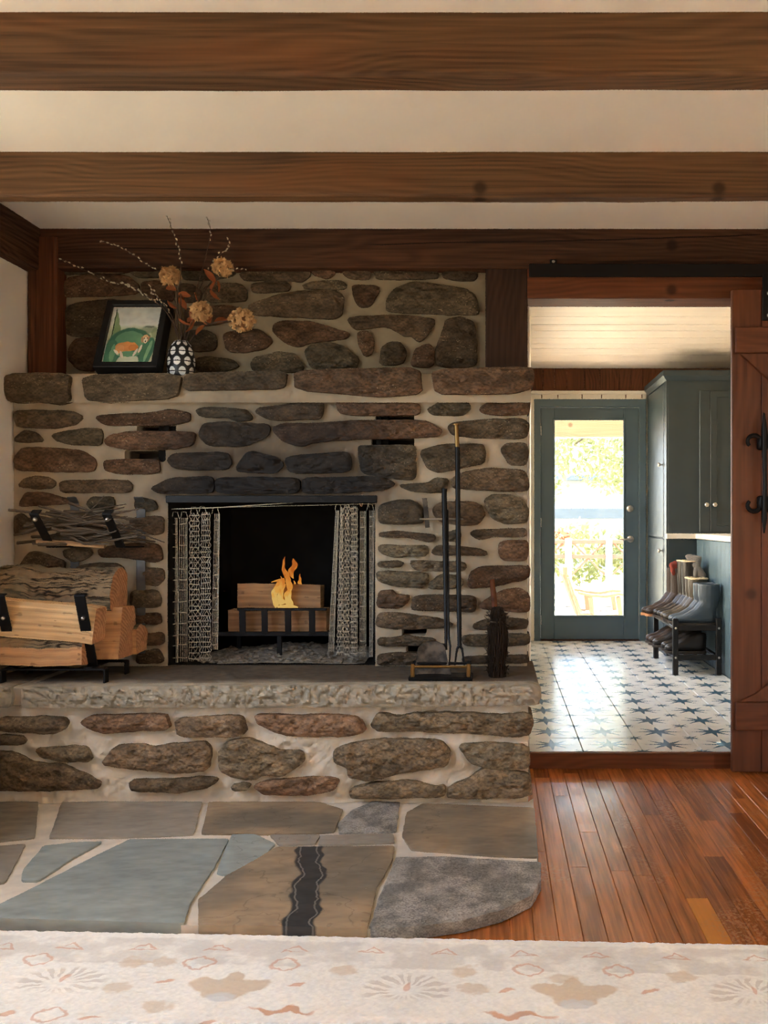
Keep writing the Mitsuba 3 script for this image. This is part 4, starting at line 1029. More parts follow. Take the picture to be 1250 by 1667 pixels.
def split_log(key, profile, tags, L, M, seed, mats, amp=.004, stations=26):
    """A piece of firewood: profile (counter-clockwise) in metres with one tag per edge, swept along its own x."""
    prof = np.asarray(profile, float)
    r = np.random.default_rng(seed)
    drift = np.cumsum(r.normal(size=(stations, 2)) * amp * .35, 0)
    xs = np.linspace(-L / 2, L / 2, stations)
    per = {}
    off = r.random(2) * 9
    cen = prof.mean(0)
    rim0, rim1 = [], []
    s0 = 0.0
    for e, t in enumerate(tags):
        a, b = prof[e], prof[(e + 1) % len(prof)]
        k = max(2, int(np.linalg.norm(b - a) / (.006 if t == 'bark' else .014)) + 1)
        l = np.linspace(0, 1, k)[:, None]
        edge = a + (b - a) * l
        bulge = .12 if t == 'bark' else 0.0
        d = edge - cen; dn = d / (np.linalg.norm(d, axis=1, keepdims=True) + 1e-9)
        edge = edge + dn * (bulge * np.linalg.norm(b - a) * 4 * l * (1 - l))
        X = np.repeat(xs[:, None], k, 1)
        V = edge[None] + drift[:, None]
        ss = s0 + np.linspace(0, np.linalg.norm(b - a), k)
        q = np.stack([X * (10 if t == 'bark' else 5), np.repeat(ss[None] * (60 if t == 'bark' else 50), stations, 0), X * 0 + seed], -1)
        h = meshkit.fbm(q, 3, seed) - .5
        w = np.minimum(1, 12 * l[:, 0] * (1 - l[:, 0]))
        h = h * 2 * (amp * 1.9 if t == 'bark' else amp * .8) * w[None]
        V = V + dn[None] * h[..., None]
        v = np.stack([X, V[..., 0], V[..., 1]], -1)
        idx = np.arange(stations * k).reshape(stations, k)
        A_, B_, C_, D_2 = idx[:-1, :-1].ravel(), idx[:-1, 1:].ravel(), idx[1:, 1:].ravel(), idx[1:, :-1].ravel()
        f = np.vstack([np.stack([A_, B_, C_], 1), np.stack([A_, C_, D_2], 1)])
        uv = np.stack([X + off[0], np.repeat(ss[None], stations, 0) + off[1]], -1).reshape(-1, 2)
        per.setdefault(t, []).append((v.reshape(-1, 3), f, uv))
        rim0 += list(v[0, :-1]); rim1 += list(v[-1, :-1])
        s0 += np.linalg.norm(b - a) + .02
    for side, rim in ((0, rim0), (1, rim1)):
        rim = np.array(rim); c = rim.mean(0)
        n = len(rim)
        rings = [rim, c + (rim - c) * .6, c + (rim - c) * .25]
        v = np.vstack(rings + [[c]])
        v[:, 0] += (r.random(len(v)) - .5) * .003
        f = []
        for j in range(n):
            jj = (j + 1) % n
            for rr in (0, 1):
                f += [[rr * n + j, rr * n + jj, (rr + 1) * n + jj], [rr * n + j, (rr + 1) * n + jj, (rr + 1) * n + j]]
            f.append([2 * n + j, 2 * n + jj, 3 * n])
        f = np.array(f)
        if side: f = f[:, ::-1]
        uv = np.stack([np.linalg.norm(v[:, 1:] - prof[0], axis=1), v[:, 2]], 1)
        per.setdefault('cut_end' + str(side), []).append((v, f[:, ::-1], uv))
    M = np.asarray(M)
    names = {'bark': 'bark', 'split': 'split_face', 'cut_end0': 'cut_end', 'cut_end1': 'cut_end'}
    for t, lst in per.items():
        vs, fs, us, o = [], [], [], 0
        for v, f, u in lst:
            vs.append(v); fs.append(f + o); us.append(u); o += len(v)
        v = np.vstack(vs) @ M[:3, :3].T + M[:3, 3]
        obj(names[t], trimesh.Trimesh(v, np.vstack(fs)[:, ::-1], process=False), mats[t.rstrip('01')], key, smooth=True, uv=np.vstack(us))


def pose(c, yaw=0, pitch=0, roll=0):
    R = trimesh.transformations.euler_matrix(math.radians(roll), math.radians(pitch), math.radians(yaw), 'sxyz')
    R[:3, 3] = c
    return R


MW = {'bark': 'm_log_bark', 'split': 'm_split', 'cut_end': 'm_cut'}
MO = {'bark': 'm_log_bark', 'split': 'm_split_orange', 'cut_end': 'm_cut'}
scene['m_split_dull'] = principled(proc(wood_uv(C(176, 136, 96), C(124, 90, 60))), .8, specular=.2)
MD = {'bark': 'm_log_bark', 'split': 'm_split_dull', 'cut_end': 'm_split_dull'}
LG = 'split firewood in the black rack'
lg = lambda label: thing('firewood_log', label, 'log', LG)
split_log(lg('thick log with deeply furrowed grey brown bark, topmost in the firewood rack'), [(-.075, -.075), (.085, -.07), (.085, .06), (.05, .088), (-.04, .08), (-.085, .03)], ['split', 'split', 'split', 'bark', 'bark', 'bark'], .475, pose((-1.80, 3.90, .840), 0, 1.0, 0), 61, {**MO, 'bark': 'm_log_bark'}, .0055, 44)
split_log(lg('pale cream split log slanting across the front of the firewood rack'), [(-.055, -.07), (.055, -.06), (.050, .07), (-.040, .07)], ['split', 'split', 'split', 'split'], .50, pose((-1.815, 3.735, .738), -2, 5.0, 0), 62, MW, .003)
split_log(lg('big orange split log showing its wide sawn end at the right of the rack'), [(-.10, -.10), (.06, -.105), (.10, -.03), (.085, .10), (-.05, .105)], ['split', 'split', 'bark', 'split', 'split'], .46, pose((-1.755, 3.885, .655), 2, 0, 0), 63, MO, .003)
split_log(lg('lower front log with a strip of bark over an orange split face'), [(-.06, -.045), (.05, -.055), (.06, .04), (-.03, .062), (-.062, .025)], ['split', 'split', 'bark', 'bark', 'split'], .43, pose((-1.83, 3.735, .602), 0, 1.5, 0), 64, MO, .0045)
split_log(lg('small log at the back of the rack, its rounded end lowest on the right'), [(-.06, -.055), (.05, -.05), (.065, .03), (.01, .06), (-.06, .05)], ['split', 'bark', 'bark', 'bark', 'split'], .42, pose((-1.72, 4.02, .612), 0, 0, 0), 65, MO, .004)

rk = thing('firewood_rack', 'black iron two tier firewood rack standing on the left of the raised hearth', 'firewood rack')
def flat(pts, w, t, wide):
    """A bent flat bar through pts, wide along the given direction and thin across it."""
    return join(*[bar(p, q, w, t, np.cross(np.subtract(q, p), wide)) for p, q in zip(pts[:-1], pts[1:])])
rx0, rx1 = -1.935, -1.531
for y in (3.705, 3.915):
    obj('foot_bar', flat([(rx0, y, HZ), (rx0, y, .540), (rx1, y, .540), (rx1, y, HZ)], .038, .007, (0, 1, 0)), 'm_iron', rk)
for x in (-1.91, -1.60):
    obj('side_bar', bar((x, 3.70, .545), (x, 4.10, .545), .034, .006, (0, 0, 1)), 'm_iron', rk)
    u = obj('front_upright', flat([(x, 3.745, .545), (x, 3.625, .835), (x, 3.645, .840)], .042, .006, (1, 0, 0)), 'm_iron', rk)
    s = trimesh.creation.icosphere(2, .008); s.apply_translation([x, 3.655, .745]); obj('bolt', s, 'm_bright', u, smooth=True)
for x in (-1.83, -1.542):
    u = obj('rear_upright', flat([(x, 4.100, .545), (x, 4.100, 1.20), (x - .002, 4.07, 1.225)], .038, .006, (1, 0, 0)), 'm_steel', rk)
    u = obj('cradle_arm', flat([(x, 4.098, 1.01), (x, 3.88, 1.015), (x, 3.735, 1.150), (x, 3.765, 1.165)], .036, .006, (1, 0, 0)), 'm_iron', rk)
    s = trimesh.creation.icosphere(2, .009); s.apply_translation([x, 3.745, 1.128]); obj('bolt', s, 'm_bright', u, smooth=True)
scene['m_twig'] = principled(proc(lambda p, n, uv: mix(C(48, 38, 30), C(112, 92, 70), fbm(uv.x * 40 + p.x * 9, p.y * 40, p.z * 40))), .9)
r = np.random.default_rng(77)
for i in range(58):
    L = .22 + .34 * r.random()
    c = np.array([-1.70 + .16 * (r.random() - .5), 3.93 + .16 * (r.random() - .5), 1.045 + .10 * r.random() ** 1.3])
    a = r.normal(0, .36); b = r.normal(0, .17)
    d = np.array([math.cos(a) * math.cos(b), math.sin(a), math.sin(b)]) * L / 2
    if i < 3: c[2] = 1.15; d[2] = (.07, .09, -.05)[i]
    t = np.linspace(-1, 1, 7)
    pts = c + t[:, None] * d + np.cumsum(r.normal(0, .006, (7, 3)), 0)
    pts[:, 2] = np.maximum(pts[:, 2], 1.028)
    pts[:, 0] = np.maximum(pts[:, 0], -2.09); pts[:, 1] = np.minimum(pts[:, 1], 4.085)
    obj('twig', tube(pts, np.linspace(.0062, .0022, 7) * (.7 + .7 * r.random()), 5), 'm_twig', smooth=True, label='thin dry twig in the kindling pile on the upper cradle of the firewood rack', cat='twig', group='kindling twigs on the upper rack')
split_log(thing('kindling_stick', 'thicker split stick lying along the front of the kindling pile', 'stick'), [(-.008, -.006), (.009, -.008), (.007, .009), (-.007, .007)], ['bark', 'bark', 'split', 'split'], .27, pose((-1.74, 3.86, 1.030), 4, 4, 20), 66, MD, .002)

# ------------------------------------------------------------------ fire, grate, ash, mesh curtains
gr = thing('fire_grate', 'black iron fire grate holding the burning logs in the firebox', 'fire grate')
g_ = lambda x, y, Y: (S(x, y, Y)[0], Y, S(x, y, Y)[1])
gx0, gx1 = S(357, 0, 4.30)[0], S(530, 0, 4.30)[0]
zt, zb = S(0, 991, 4.30)[1], S(0, 1031, 4.30)[1]
obj('front_bar', box(gx0, gx1 + .04, 4.27, 4.29, zb - .010, zb + .010, .002), 'm_iron', gr)
obj('top_bar', box(S(388, 0, 4.28)[0], gx1 + .01, 4.262, 4.280, zt - .006, zt + .006, .002), 'm_iron', gr)
for x in (396, 432, 470, 509):
    X = S(x, 0, 4.28)[0]
    obj('grate_bar', flat([(X, 4.262, zt + .004), (X, 4.27, zb), (X, 4.60, zb - .005), (X, 4.66, zb + .09)], .028, .008, (1, 0, 0)), 'm_iron', gr)
for X, Y in ((S(455, 0, 4.28)[0], 4.28), (gx0 + .02, 4.56), (gx1, 4.56)):
    obj('leg', box(X - .011, X + .011, Y - .008, Y + .008, HZ, zb, .002), 'm_iron', gr)
obj('rear_bar', box(gx0, gx1 + .04, 4.55, 4.57, zb - .012, zb + .006, .002), 'm_iron', gr)
FGp = 'logs burning on the fire grate'
bl = lambda label: thing('burning_log', label, 'log', FGp)
split_log(bl('upper split log burning on the grate, flames licking over its face'), [(-.05, -.055), (.05, -.05), (.055, .05), (-.048, .058)], ['split'] * 4, .385, pose((*g_(458, 970, 4.42)[:2], g_(0, 969, 4.42)[2]), 0, 0, 0), 67, MD, .002)
split_log(bl('lower split log lying behind the upright bars of the grate'), [(-.045, -.052), (.05, -.05), (.055, .05), (-.05, .052)], ['split'] * 4, .45, pose((*g_(455, 1010, 4.36)[:2], g_(0, 1010, 4.36)[2]), 0, 0, 0), 68, MD, .002)


def flame(pts, rs, seed, flatten=.6):
    p = np.array([g_(x, y, Y) for x, y, Y in pts])
    t = np.linspace(0, 1, len(p)); tt = np.linspace(0, 1, 26)
    from scipy.interpolate import PchipInterpolator
    q = PchipInterpolator(t, p)(tt); rr = PchipInterpolator(t, np.array(rs) * 4.4 / F)(tt)
    m = tube(q, np.maximum(rr, .0008), 12)
    v = np.array(m.vertices); yc = np.interp(v[:, 2], q[:, 2], q[:, 1])
    v[:, 1] = yc + (v[:, 1] - yc) * flatten
    v[:, 0] += (meshkit.fbm(v * [18, 0, 34], 2, seed) - .5) * .016
    return trimesh.Trimesh(v, m.faces, process=False)


zf = g_(0, 985, 4.3)[2]
FIRE = 0.011
fl = thing('flames', 'small orange flames rising over the logs in the firebox', 'flames')
used.add(fl)
tongues = join([flame(pts, rs, 80 + i) for i, (pts, rs) in enumerate([
        ([(455, 985, 4.33), (446, 970, 4.33), (452, 955, 4.33), (462, 944, 4.34), (441, 948, 4.34)], [7, 5, 6, 3.5, .5]),
        ([(460, 984, 4.32), (456, 966, 4.32), (461, 950, 4.33), (456, 938, 4.33)], [5, 4, 2.5, .4]),
        ([(474, 985, 4.34), (470, 962, 4.34), (470, 945, 4.34), (462, 925, 4.34), (464, 906, 4.34)], [4, 3, 4.5, 3, .4]),
        ([(472, 984, 4.33), (464, 972, 4.33), (474, 958, 4.33), (470, 946, 4.33)], [4, 2.5, 3, .4]),
        ([(476, 942, 4.35), (474, 930, 4.35), (480, 918, 4.35), (479, 909, 4.35)], [.8, 5, 4, .5]),
        ([(487, 951, 4.34), (488, 944, 4.34), (489, 934, 4.34)], [3, 2.5, .4]),
        ([(479, 951, 4.34), (478, 945, 4.34)], [2, .5]),
        ([(452, 989, 4.31), (470, 987, 4.31), (486, 989, 4.31)], [2.5, 3.0, 1.5])])])
# hotter and yellower near the logs, redder at the tips: the fire's own colour, in pieces of even emission
tc = np.array(tongues.vertices)[np.array(tongues.faces)].mean(1)
heat = np.clip((tc[:, 2] - zf) / .235 + .55 * (meshkit.fbm(np.stack([tc[:, 0] * 75, tc[:, 1] * 30, tc[:, 2] * 30], 1), 2, 8) - .5), 0, .999)
HOT = [[1.0, .62, .16], [1.0, .48, .085], [.95, .36, .05], [.85, .26, .03], [.66, .16, .016], [.42, .08, .008]]
for i, hcol in enumerate(HOT):
    f = np.array(tongues.faces)[(heat * 6).astype(int) == i]
    if len(f):
        m = trimesh.Trimesh(tongues.vertices, f, process=False); m.remove_unreferenced_vertices()
        scene[f'{fl}__{i + 1:03d}'] = mikit.ply(m, 'm_soot', smooth=True)
        scene[f'{fl}__{i + 1:03d}']['emitter'] = {'type': 'area', 'radiance': {'type': 'rgb', 'value': [float(x * FIRE) for x in hcol]}}
r = np.random.default_rng(90)
bits = []
for i in range(900):
    s = trimesh.creation.icosphere(0, .006 + .010 * r.random()); s.apply_scale([1, 1, .6]); s.vertices += r.normal(0, .0018, s.vertices.shape)
    x = FX0 + .12 + (FX1 - FX0 - .2) * r.random(); y = 4.19 + .50 * r.random()
    s.apply_translation([x, y, HZ + .004 + .055 * math.exp(-((x + .93) / .26) ** 2 - ((y - 4.45) / .2) ** 2) * r.random()])
    bits.append(s)
gxx, gyy = np.meshgrid(np.linspace(FX0 + .06, FX1 - .06, 60), np.linspace(4.17, 4.70, 40))
hh = HZ + .002 + .05 * np.exp(-((gxx + .93) / .30) ** 2 - ((gyy - 4.47) / .22) ** 2) * (0.6 + .8 * meshkit.fbm(np.stack([gxx * 25, gyy * 25, gxx * 0], -1), 3, 2)) - .004
ii = np.arange(gxx.size).reshape(gxx.shape)
q0, q1, q2, q3 = ii[:-1, :-1].ravel(), ii[:-1, 1:].ravel(), ii[1:, 1:].ravel(), ii[1:, :-1].ravel()
bits.append(trimesh.Trimesh(np.stack([gxx, gyy, hh], -1).reshape(-1, 3), np.vstack([np.stack([q0, q1, q2], 1), np.stack([q0, q2, q3], 1)]), process=False))
obj('ash', join(bits), 'm_ash', label='grey ash and cinders heaped under the grate', cat='ash', kind='stuff')


def strip(x0, x1, xb0, xb1, y0, y1, Y, coil, seed):
    """One fold of a fire curtain: fine upright wires tied by cross links."""
    r = np.random.default_rng(seed)
    x0, x1, xb0, xb1 = x0 + 1.6, x1 - 1.6, xb0 + 1.6, xb1 - 1.6
    ms = []
    n = 5 if coil else 6
    for i in range(n):
        t = i / (n - 1)
        a, b = g_(x0 + (x1 - x0) * t, y0, Y), g_(xb0 + (xb1 - xb0) * t, y1, Y)
        k = 46 if coil else 5
        s = np.linspace(0, 1, k)[:, None]
        p = np.array(a) + (np.array(b) - np.array(a)) * s
        if coil:
            ph = r.random() * 6
            p[:, 0] += .0045 * np.sin(s[:, 0] * 150 + ph); p[:, 1] += .008 * np.cos(s[:, 0] * 150 + ph)
        else:
            p[:, 1] += .012 * math.sin(t * math.pi)
        ms.append(tube(p, 0.0014 if coil else .0011, 4, False))
    links = int((y1 - y0) / (8.5 if coil else 17.5))
    for j in range(links):
        s = (j + .4 + .2 * r.random()) / links
        a, b = np.array(g_(x0 + (xb0 - x0) * s - .4, y0 + (y1 - y0) * s, Y - .004)), np.array(g_(x1 + (xb1 - x1) * s + .4, y0 + (y1 - y0) * s + r.normal(0, .8), Y - .004))
        mid = (a + b) / 2 + [0, -.006, 0]
        ms.append(tube([a, mid, b], .0017, 5))
        if coil:
            for q in range(2):
                e = trimesh.creation.icosphere(1, .0024); e.apply_translation(a + (b - a) * r.random() + [0, -.006, 0]); ms.append(e)
    return join(ms)


def curtain(label, folds):
    t = thing('fire_curtain', label, 'fire screen')
    for i, (x0, x1, b0, b1, y0, y1, Y, coil) in enumerate(folds):
        obj('mesh_fold', strip(x0, x1, b0, b1, y0, y1, Y, coil, 100 + i), 'm_wire', t)
    x0, x1 = folds[0][0], folds[-1][1]
    obj('hook_wire', join(*[tube([g_(x, y0_, 4.165), g_(x + 2, y0_ - 10, 4.15), g_(x + 9, y0_ - 9, 4.16), g_(x + 12, y0_ + 2, 4.165)], .0012, 5) for x, y0_ in [(x0, folds[0][4]), (x0 + 14, folds[0][4]), (x0 + 30, folds[2][4]), (x0 + 44, folds[3][4]), (x1 - 14, folds[-1][4])]]), 'm_wire', t)
    return t


curtain('gathered metal mesh fire curtain hanging at the left side of the fire opening', [(280, 290, 277, 291, 843, 1079, 4.175, False), (291, 306, 288, 306, 843, 1078, 4.16, False), (308, 325, 306, 326, 835, 1076, 4.165, True), (327, 343, 325, 344, 834, 1075, 4.155, True), (348, 359, 343, 356, 836, 1058, 4.17, False)])
curtain('gathered metal mesh fire curtain hanging at the right side of the fire opening', [(545, 553, 533, 545, 831, 1062, 4.17, False), (553, 560, 547, 560, 826, 1066, 4.155, True), (560, 570, 558, 570, 822, 1068, 4.165, True), (570, 583, 570, 583, 824, 1068, 4.155, True), (585, 597, 584, 597, 832, 1070, 4.165, False), (600, 611, 600, 608, 831, 1070, 4.175, False)])
obj('curtain_rod', join(tube([g_(274, 829, 4.16), g_(360, 826, 4.155), g_(480, 818, 4.15), g_(613, 816, 4.16)], .0022, 6), tube([g_(360, 826, 4.158), g_(613, 820, 4.158)], .0012, 5)), 'm_wire', label='thin wire rod across the top of the fire opening', cat='curtain rod')

# ------------------------------------------------------------------ fire tools
scene['m_pan'] = principled(proc(lambda p, n, uv: mix(C(52, 45, 38), C(98, 86, 72), smoothstep(.35, .7, fbm(p.x * 30, p.y * 30, p.z * 30, octaves=4)))), .85)
def T3(x, y, Y): return np.array(g_(x, y, Y))
ts = thing('tool_tray', 'low dark tray with brass ends holding the feet of the fire tools', 'tool stand')
a, b = S(665, 0, 3.75)[0], S(769, 0, 3.75)[0]
obj('base', box(a, b, 3.735, 3.86, HZ, HZ + .014, .003), 'm_iron', ts)
for x in (a + .008, b - .024):
    obj('end_post', box(x, x + .016, 3.742, 3.758, HZ + .012, HZ + .066, .004), 'm_brass', ts, label='brass end post')
    obj('end_post', box(x, x + .016, 3.83, 3.846, HZ + .012, HZ + .066, .004), 'm_iron', ts)
obj('front_rod', tube([[a + .01, 3.75, HZ + .055], [b - .01, 3.75, HZ + .055]], .0055, 8), 'm_brass', ts, smooth=40)
obj('rear_rod', tube([[a + .01, 3.838, HZ + .055], [b - .01, 3.838, HZ + .055]], .0055, 8), 'm_iron', ts, smooth=40)
br = thing('tool_bracket', 'dull metal bracket with a thin cross bar holding the fire tools against the stones', 'bracket')
obj('back_plate', bar(T3(691, 811, 4.078), T3(696, 859, 4.078), .020, .004, (0, 1, 0)), 'm_pan', br)
obj('cross_bar', join(tube([T3(683, 845, 4.07), T3(754, 845, 4.05)], .004, 8), tube([T3(694, 845, 4.07), T3(694, 845, 4.11)], .005, 8)), 'm_bright', br, smooth=40)
fk = thing('log_fork', 'longest fire tool, a black fork with a brass grip at its top', 'fire tool')
obj('grip', join(tube([T3(742.5, 693, 4.06), T3(744.5, 729, 4.05)], .0095, 12), lathe([(0, 0), (.016, 0), (.016, .005), (0, .008)], 20, T3(742.5, 692, 4.06))), 'm_brass', fk, smooth=40, label='brass grip')
obj('shaft', tube([T3(744.5, 728, 4.05), T3(746, 900, 3.99), T3(748, 1052, 3.92)], [.0105, .0105, .009], 12), 'm_iron', fk, smooth=40)
for s in (-1, 1):
    obj('tine', tube([T3(748, 1050, 3.92), T3(748 + s * 4, 1056, 3.92), T3(748 + s * 6, 1070, 3.91), T3(748 + s * 8, 1086, 3.90)], [.007, .005, .004, .003], 8), 'm_iron', fk, smooth=40)
sh = thing('fire_shovel', 'black fire shovel standing in the tray with its worn steel pan down', 'fire tool')
obj('handle', tube([T3(723, 796, 4.045), T3(725, 920, 3.99), T3(726, 1058, 3.90)], [.0115, .0105, .006], 12), 'm_iron', sh, smooth=40)
pan = []
for j, (y, w, cx) in enumerate([(1044, 8, 703), (1047, 17, 704), (1054, 22, 703), (1070, 25, 703), (1086, 28, 704), (1097, 30, 705)]):
    Yp = 3.90 - j * .014
    for t in np.linspace(-1, 1, 13):
        p = T3(cx + w * t, y, Yp); p[1] -= .020 * t * t * (1 if j > 0 else .3)
        pan.append(p)
pan = np.array(pan); back = pan + [0, .004, 0]
idx = np.arange(78).reshape(6, 13)
q0, q1, q2, q3 = idx[:-1, :-1].ravel(), idx[:-1, 1:].ravel(), idx[1:, 1:].ravel(), idx[1:, :-1].ravel()
f1 = np.vstack([np.stack([q0, q2, q1], 1), np.stack([q0, q3, q2], 1)])
rimi = np.concatenate([idx[0, :], idx[1:, -1], idx[-1, -2::-1], idx[-2:0:-1, 0]])
rj = np.roll(rimi, -1)
fr = np.vstack([np.stack([rimi, rj, rj + 78], 1), np.stack([rimi, rj + 78, rimi + 78], 1)])
obj('pan', trimesh.Trimesh(np.vstack([pan, back]), np.vstack([f1, f1[:, ::-1] + 78, fr]), process=False), 'm_pan', sh, smooth=40, label='worn steel pan')
obj('neck', tube([T3(726, 1050, 3.905), T3(716, 1050, 3.895), T3(706, 1056, 3.885)], .006, 8), 'm_iron', sh, smooth=40)
pk = thing('poker', 'thin black poker just behind the shovel handle', 'fire tool')
obj('shaft', tube([T3(728, 830, 4.06), T3(729, 960, 4.0), T3(729.5, 1034, 3.97)], [.005, .006, .007], 8), 'm_iron', pk, smooth=40)
obj('tip', tube([T3(729.5, 1032, 3.97), T3(731, 1042, 3.96), T3(733, 1052, 3.95), T3(731, 1084, 3.92)], [.007, .005, .004, .003], 8), 'm_iron', pk, smooth=40)

bm = thing('hearth_broom', 'small dark bristle hearth broom with a bare stick handle beside the fire tools', 'broom')
obj('handle', tube([T3(801, 945, 4.05), T3(804, 975, 4.0), T3(808, 1015, 3.93)], [.011, .0125, .012], 10), 'm_barn', bm, smooth=True, label='bare brown stick handle')
scene['m_bristle'] = principled(proc(lambda p, n, uv: mix(C(24, 19, 16), C(58, 45, 34), fbm(p.x * 90, p.y * 90, p.z * 20))), .95, specular=.1)
r = np.random.default_rng(55)
bs = []
for i in range(260):
    a = r.random() * 6.283; q = math.sqrt(r.random())
    prof = [(990, 7), (1003, 13), (1012, 9), (1022, 15), (1045, 15), (1065, 14), (1078, 11), (1088, 13), (1108, 12)]
    pts = []
    for y, w in prof[(0 if i % 3 else 2):]:
        cx = 809 - (1108 - y) * -.01
        p = T3(cx + w * q * math.cos(a), min(y + r.normal(0, 1.0), 1107), 3.93 - (y - 1000) * .0009 + w * q * math.sin(a) * .0024)
        pts.append(p + r.normal(0, .0035, 3) * [1, 1, .5])
    pts = np.array(pts); pts[:, 2] = np.maximum(pts[:, 2], HZ + .001)
    bs.append(tube(pts, .0022, 4, False))
for i in range(280):
    y = 995 + 108 * r.random(); a = r.random() * 6.283; w = 12
    p = T3(809 + w * math.cos(a), y, 3.92 + w * math.sin(a) * .0024); d = np.array([math.cos(a), math.sin(a) * .8, r.normal(0, .8)]) * (.008 + .018 * r.random())
    p[2] = max(p[2], HZ + .016)
    bs.append(tube([p, p + d * .6, p + d], [.002, .0016, .0008], 4, False))
obj('bristles', join(bs), 'm_bristle', bm, smooth=True)
for y in (1012, 1078):
    c = T3(809, y, 3.93 - (y - 1000) * .0009); th = np.linspace(0, 2 * np.pi, 20)
    obj('binding', tube([c + [.026 * math.cos(t), .024 * math.sin(t), 0] for t in th], .003, 6), 'm_twig', bm, smooth=True)

# ------------------------------------------------------------------ things on the mantel
MZ = 1.757
fr_o = np.array([S(207, 0, 4.10)[0], 4.095, MZ + .018])
lean = math.atan2(.16, .33); UPV = np.array([0, math.sin(lean), math.cos(lean)]); NV = np.array([0, -math.cos(lean), math.sin(lean)])
Mf = np.eye(4); Mf[:3, 0], Mf[:3, 1], Mf[:3, 2], Mf[:3, 3] = [1, 0, 0], UPV, NV, fr_o
fw, fh = .276, .362
pf = thing('picture_frame', 'black framed watercolour of a dog on a green armchair leaning on the mantel', 'picture')
def fbox(a, b, c, d, z0, z1, bv=.002):
    m = box(a, b, c, d, z0, z1, bv); m.apply_transform(Mf); return m
scene['m_black'] = principled(C(22, 21, 20), .45)
obj('frame', join(fbox(-fw/2, -fw/2 + .027, 0, fh, -.045, .030), fbox(fw/2 - .027, fw/2, 0, fh, -.045, .030), fbox(-fw/2, fw/2, 0, .027, -.045, .030), fbox(-fw/2, fw/2, fh - .027, fh, -.045, .030), fbox(-fw/2 + .01, fw/2 - .01, .01, fh - .01, -.044, .006)), 'm_black', pf)


def ell(x, y, cx, cy, a, b, rot=0):
    c, s = math.cos(rot), math.sin(rot)
    u, v = (x - cx) * c + (y - cy) * s, -(x - cx) * s + (y - cy) * c
    return dr.sqrt(dr.square(u / a) + dr.square(v / b))


def painting(p, n, uv):
    x, y = uv.x, uv.y
    w = .02 * (fbm(x * 16, y * 16) - .5)
    x, y = x + w, y + w
    wash = .85 + .25 * fbm(x * 9, y * 14)
    c = mix(C(226, 226, 214), C(196, 200, 190), smoothstep(.6, .85, y) * fbm(x * 4, y * 12)) * wash
    f = lambda c, col, d, e=.05, o=1.0: dr.lerp(c, rgb3(C(*col)) * wash, smoothstep(1 + e, 1 - e, d) * o)
    c = dr.lerp(c, rgb3(C(186, 196, 150)) * wash, smoothstep(.70, .60, y) * .8)                       # meadow
    tri = dr.maximum((x - .10) / .19 + (y - .5) / .42, -(x - .09) / .02)                              # leaning tree
    c = dr.lerp(c, rgb3(C(120, 146, 92)) * wash, smoothstep(1.03, .95, tri + .2 * (fbm(x * 40, y * 30) - .5)) * smoothstep(.46, .48, y) * .9)
    c = dr.lerp(c, rgb3(C(50, 54, 44)), smoothstep(.012, .006, dr.abs(x - .085)) * smoothstep(.46, .47, y) * smoothstep(.96, .95, y) * .9)
    c = f(c, (120, 136, 112), ell(x, y, .80, .60, .16, .07), .25, .7); c = f(c, (126, 142, 100), ell(x, y, .93, .54, .07, .09), .2, .7)
    c = f(c, (92, 104, 88), ell(x, y, .80, .645, .10, .018), .3, .8)
    c = dr.lerp(c, rgb3(C(206, 196, 160)), smoothstep(.20, .19, y) * .8)
    c = f(c, (66, 112, 84), ell(x, y, .47, .30, .46, .33)); c = f(c, (104, 150, 112), ell(x, y, .46, .40, .30, .17))
    c = f(c, (74, 122, 90), ell(x, y, .13, .16, .16, .25)); c = f(c, (74, 122, 90), ell(x, y, .84, .20, .12, .27, -.25))
    c = f(c, (130, 170, 128), ell(x, y, .86, .22, .035, .20, -.25)); c = f(c, (118, 160, 120), ell(x, y, .17, .18, .05, .16))
    c = f(c, (206, 208, 178), ell(x, y, .50, .03, .22, .15)); c = f(c, (110, 158, 116), ell(x, y, .47, .175, .24, .05))
    c = f(c, (222, 150, 84), ell(x, y, .42, .30, .22, .085)); c = f(c, (228, 164, 104), ell(x, y, .30, .26, .09, .075)); c = f(c, (206, 128, 64), ell(x, y, .56, .285, .10, .055))
    for lx, ly, rt in ((.35, .16, .5), (.62, .20, -.5), (.70, .26, -.3), (.24, .20, .9)):
        c = f(c, (230, 214, 190), ell(x, y, lx, ly, .025, .075, rt))
    c = f(c, (214, 176, 128), ell(x, y, .765, .435, .068, .075)); c = f(c, (232, 218, 196), ell(x, y, .775, .41, .038, .055)); c = f(c, (168, 132, 94), ell(x, y, .71, .42, .022, .055, .3)); c = f(c, (168, 132, 94), ell(x, y, .835, .44, .018, .05, -.3))
    for ex, ey, er in ((.745, .445, .011), (.80, .445, .011), (.775, .395, .015)):
        c = f(c, (40, 34, 30), ell(x, y, ex, ey, er, er * .9), .2)
    edge = dr.maximum(dr.abs(uv.x - .5), dr.abs(uv.y - .5))
    return dr.lerp(c, rgb3(C(216, 212, 198)), smoothstep(.482, .486, edge))


scene['m_painting'] = principled(proc(painting), .5)
pw = fw / 2 - .027
v = np.array([[-pw, .027, .012], [pw, .027, .012], [pw, fh - .027, .012], [-pw, fh - .027, .012]])
v = np.vstack([v, v + [0, 0, -.004]]) @ Mf[:3, :3].T + Mf[:3, 3]
uvs = np.array([[0, 0], [1, 0], [1, 1], [0, 1]] * 2, float)
obj('watercolour', trimesh.Trimesh(v, [[0, 1, 2], [0, 2, 3], [4, 6, 5], [4, 7, 6]], process=False), 'm_painting', pf, uv=uvs, label='watercolour of an orange and white dog lying on a green armchair')

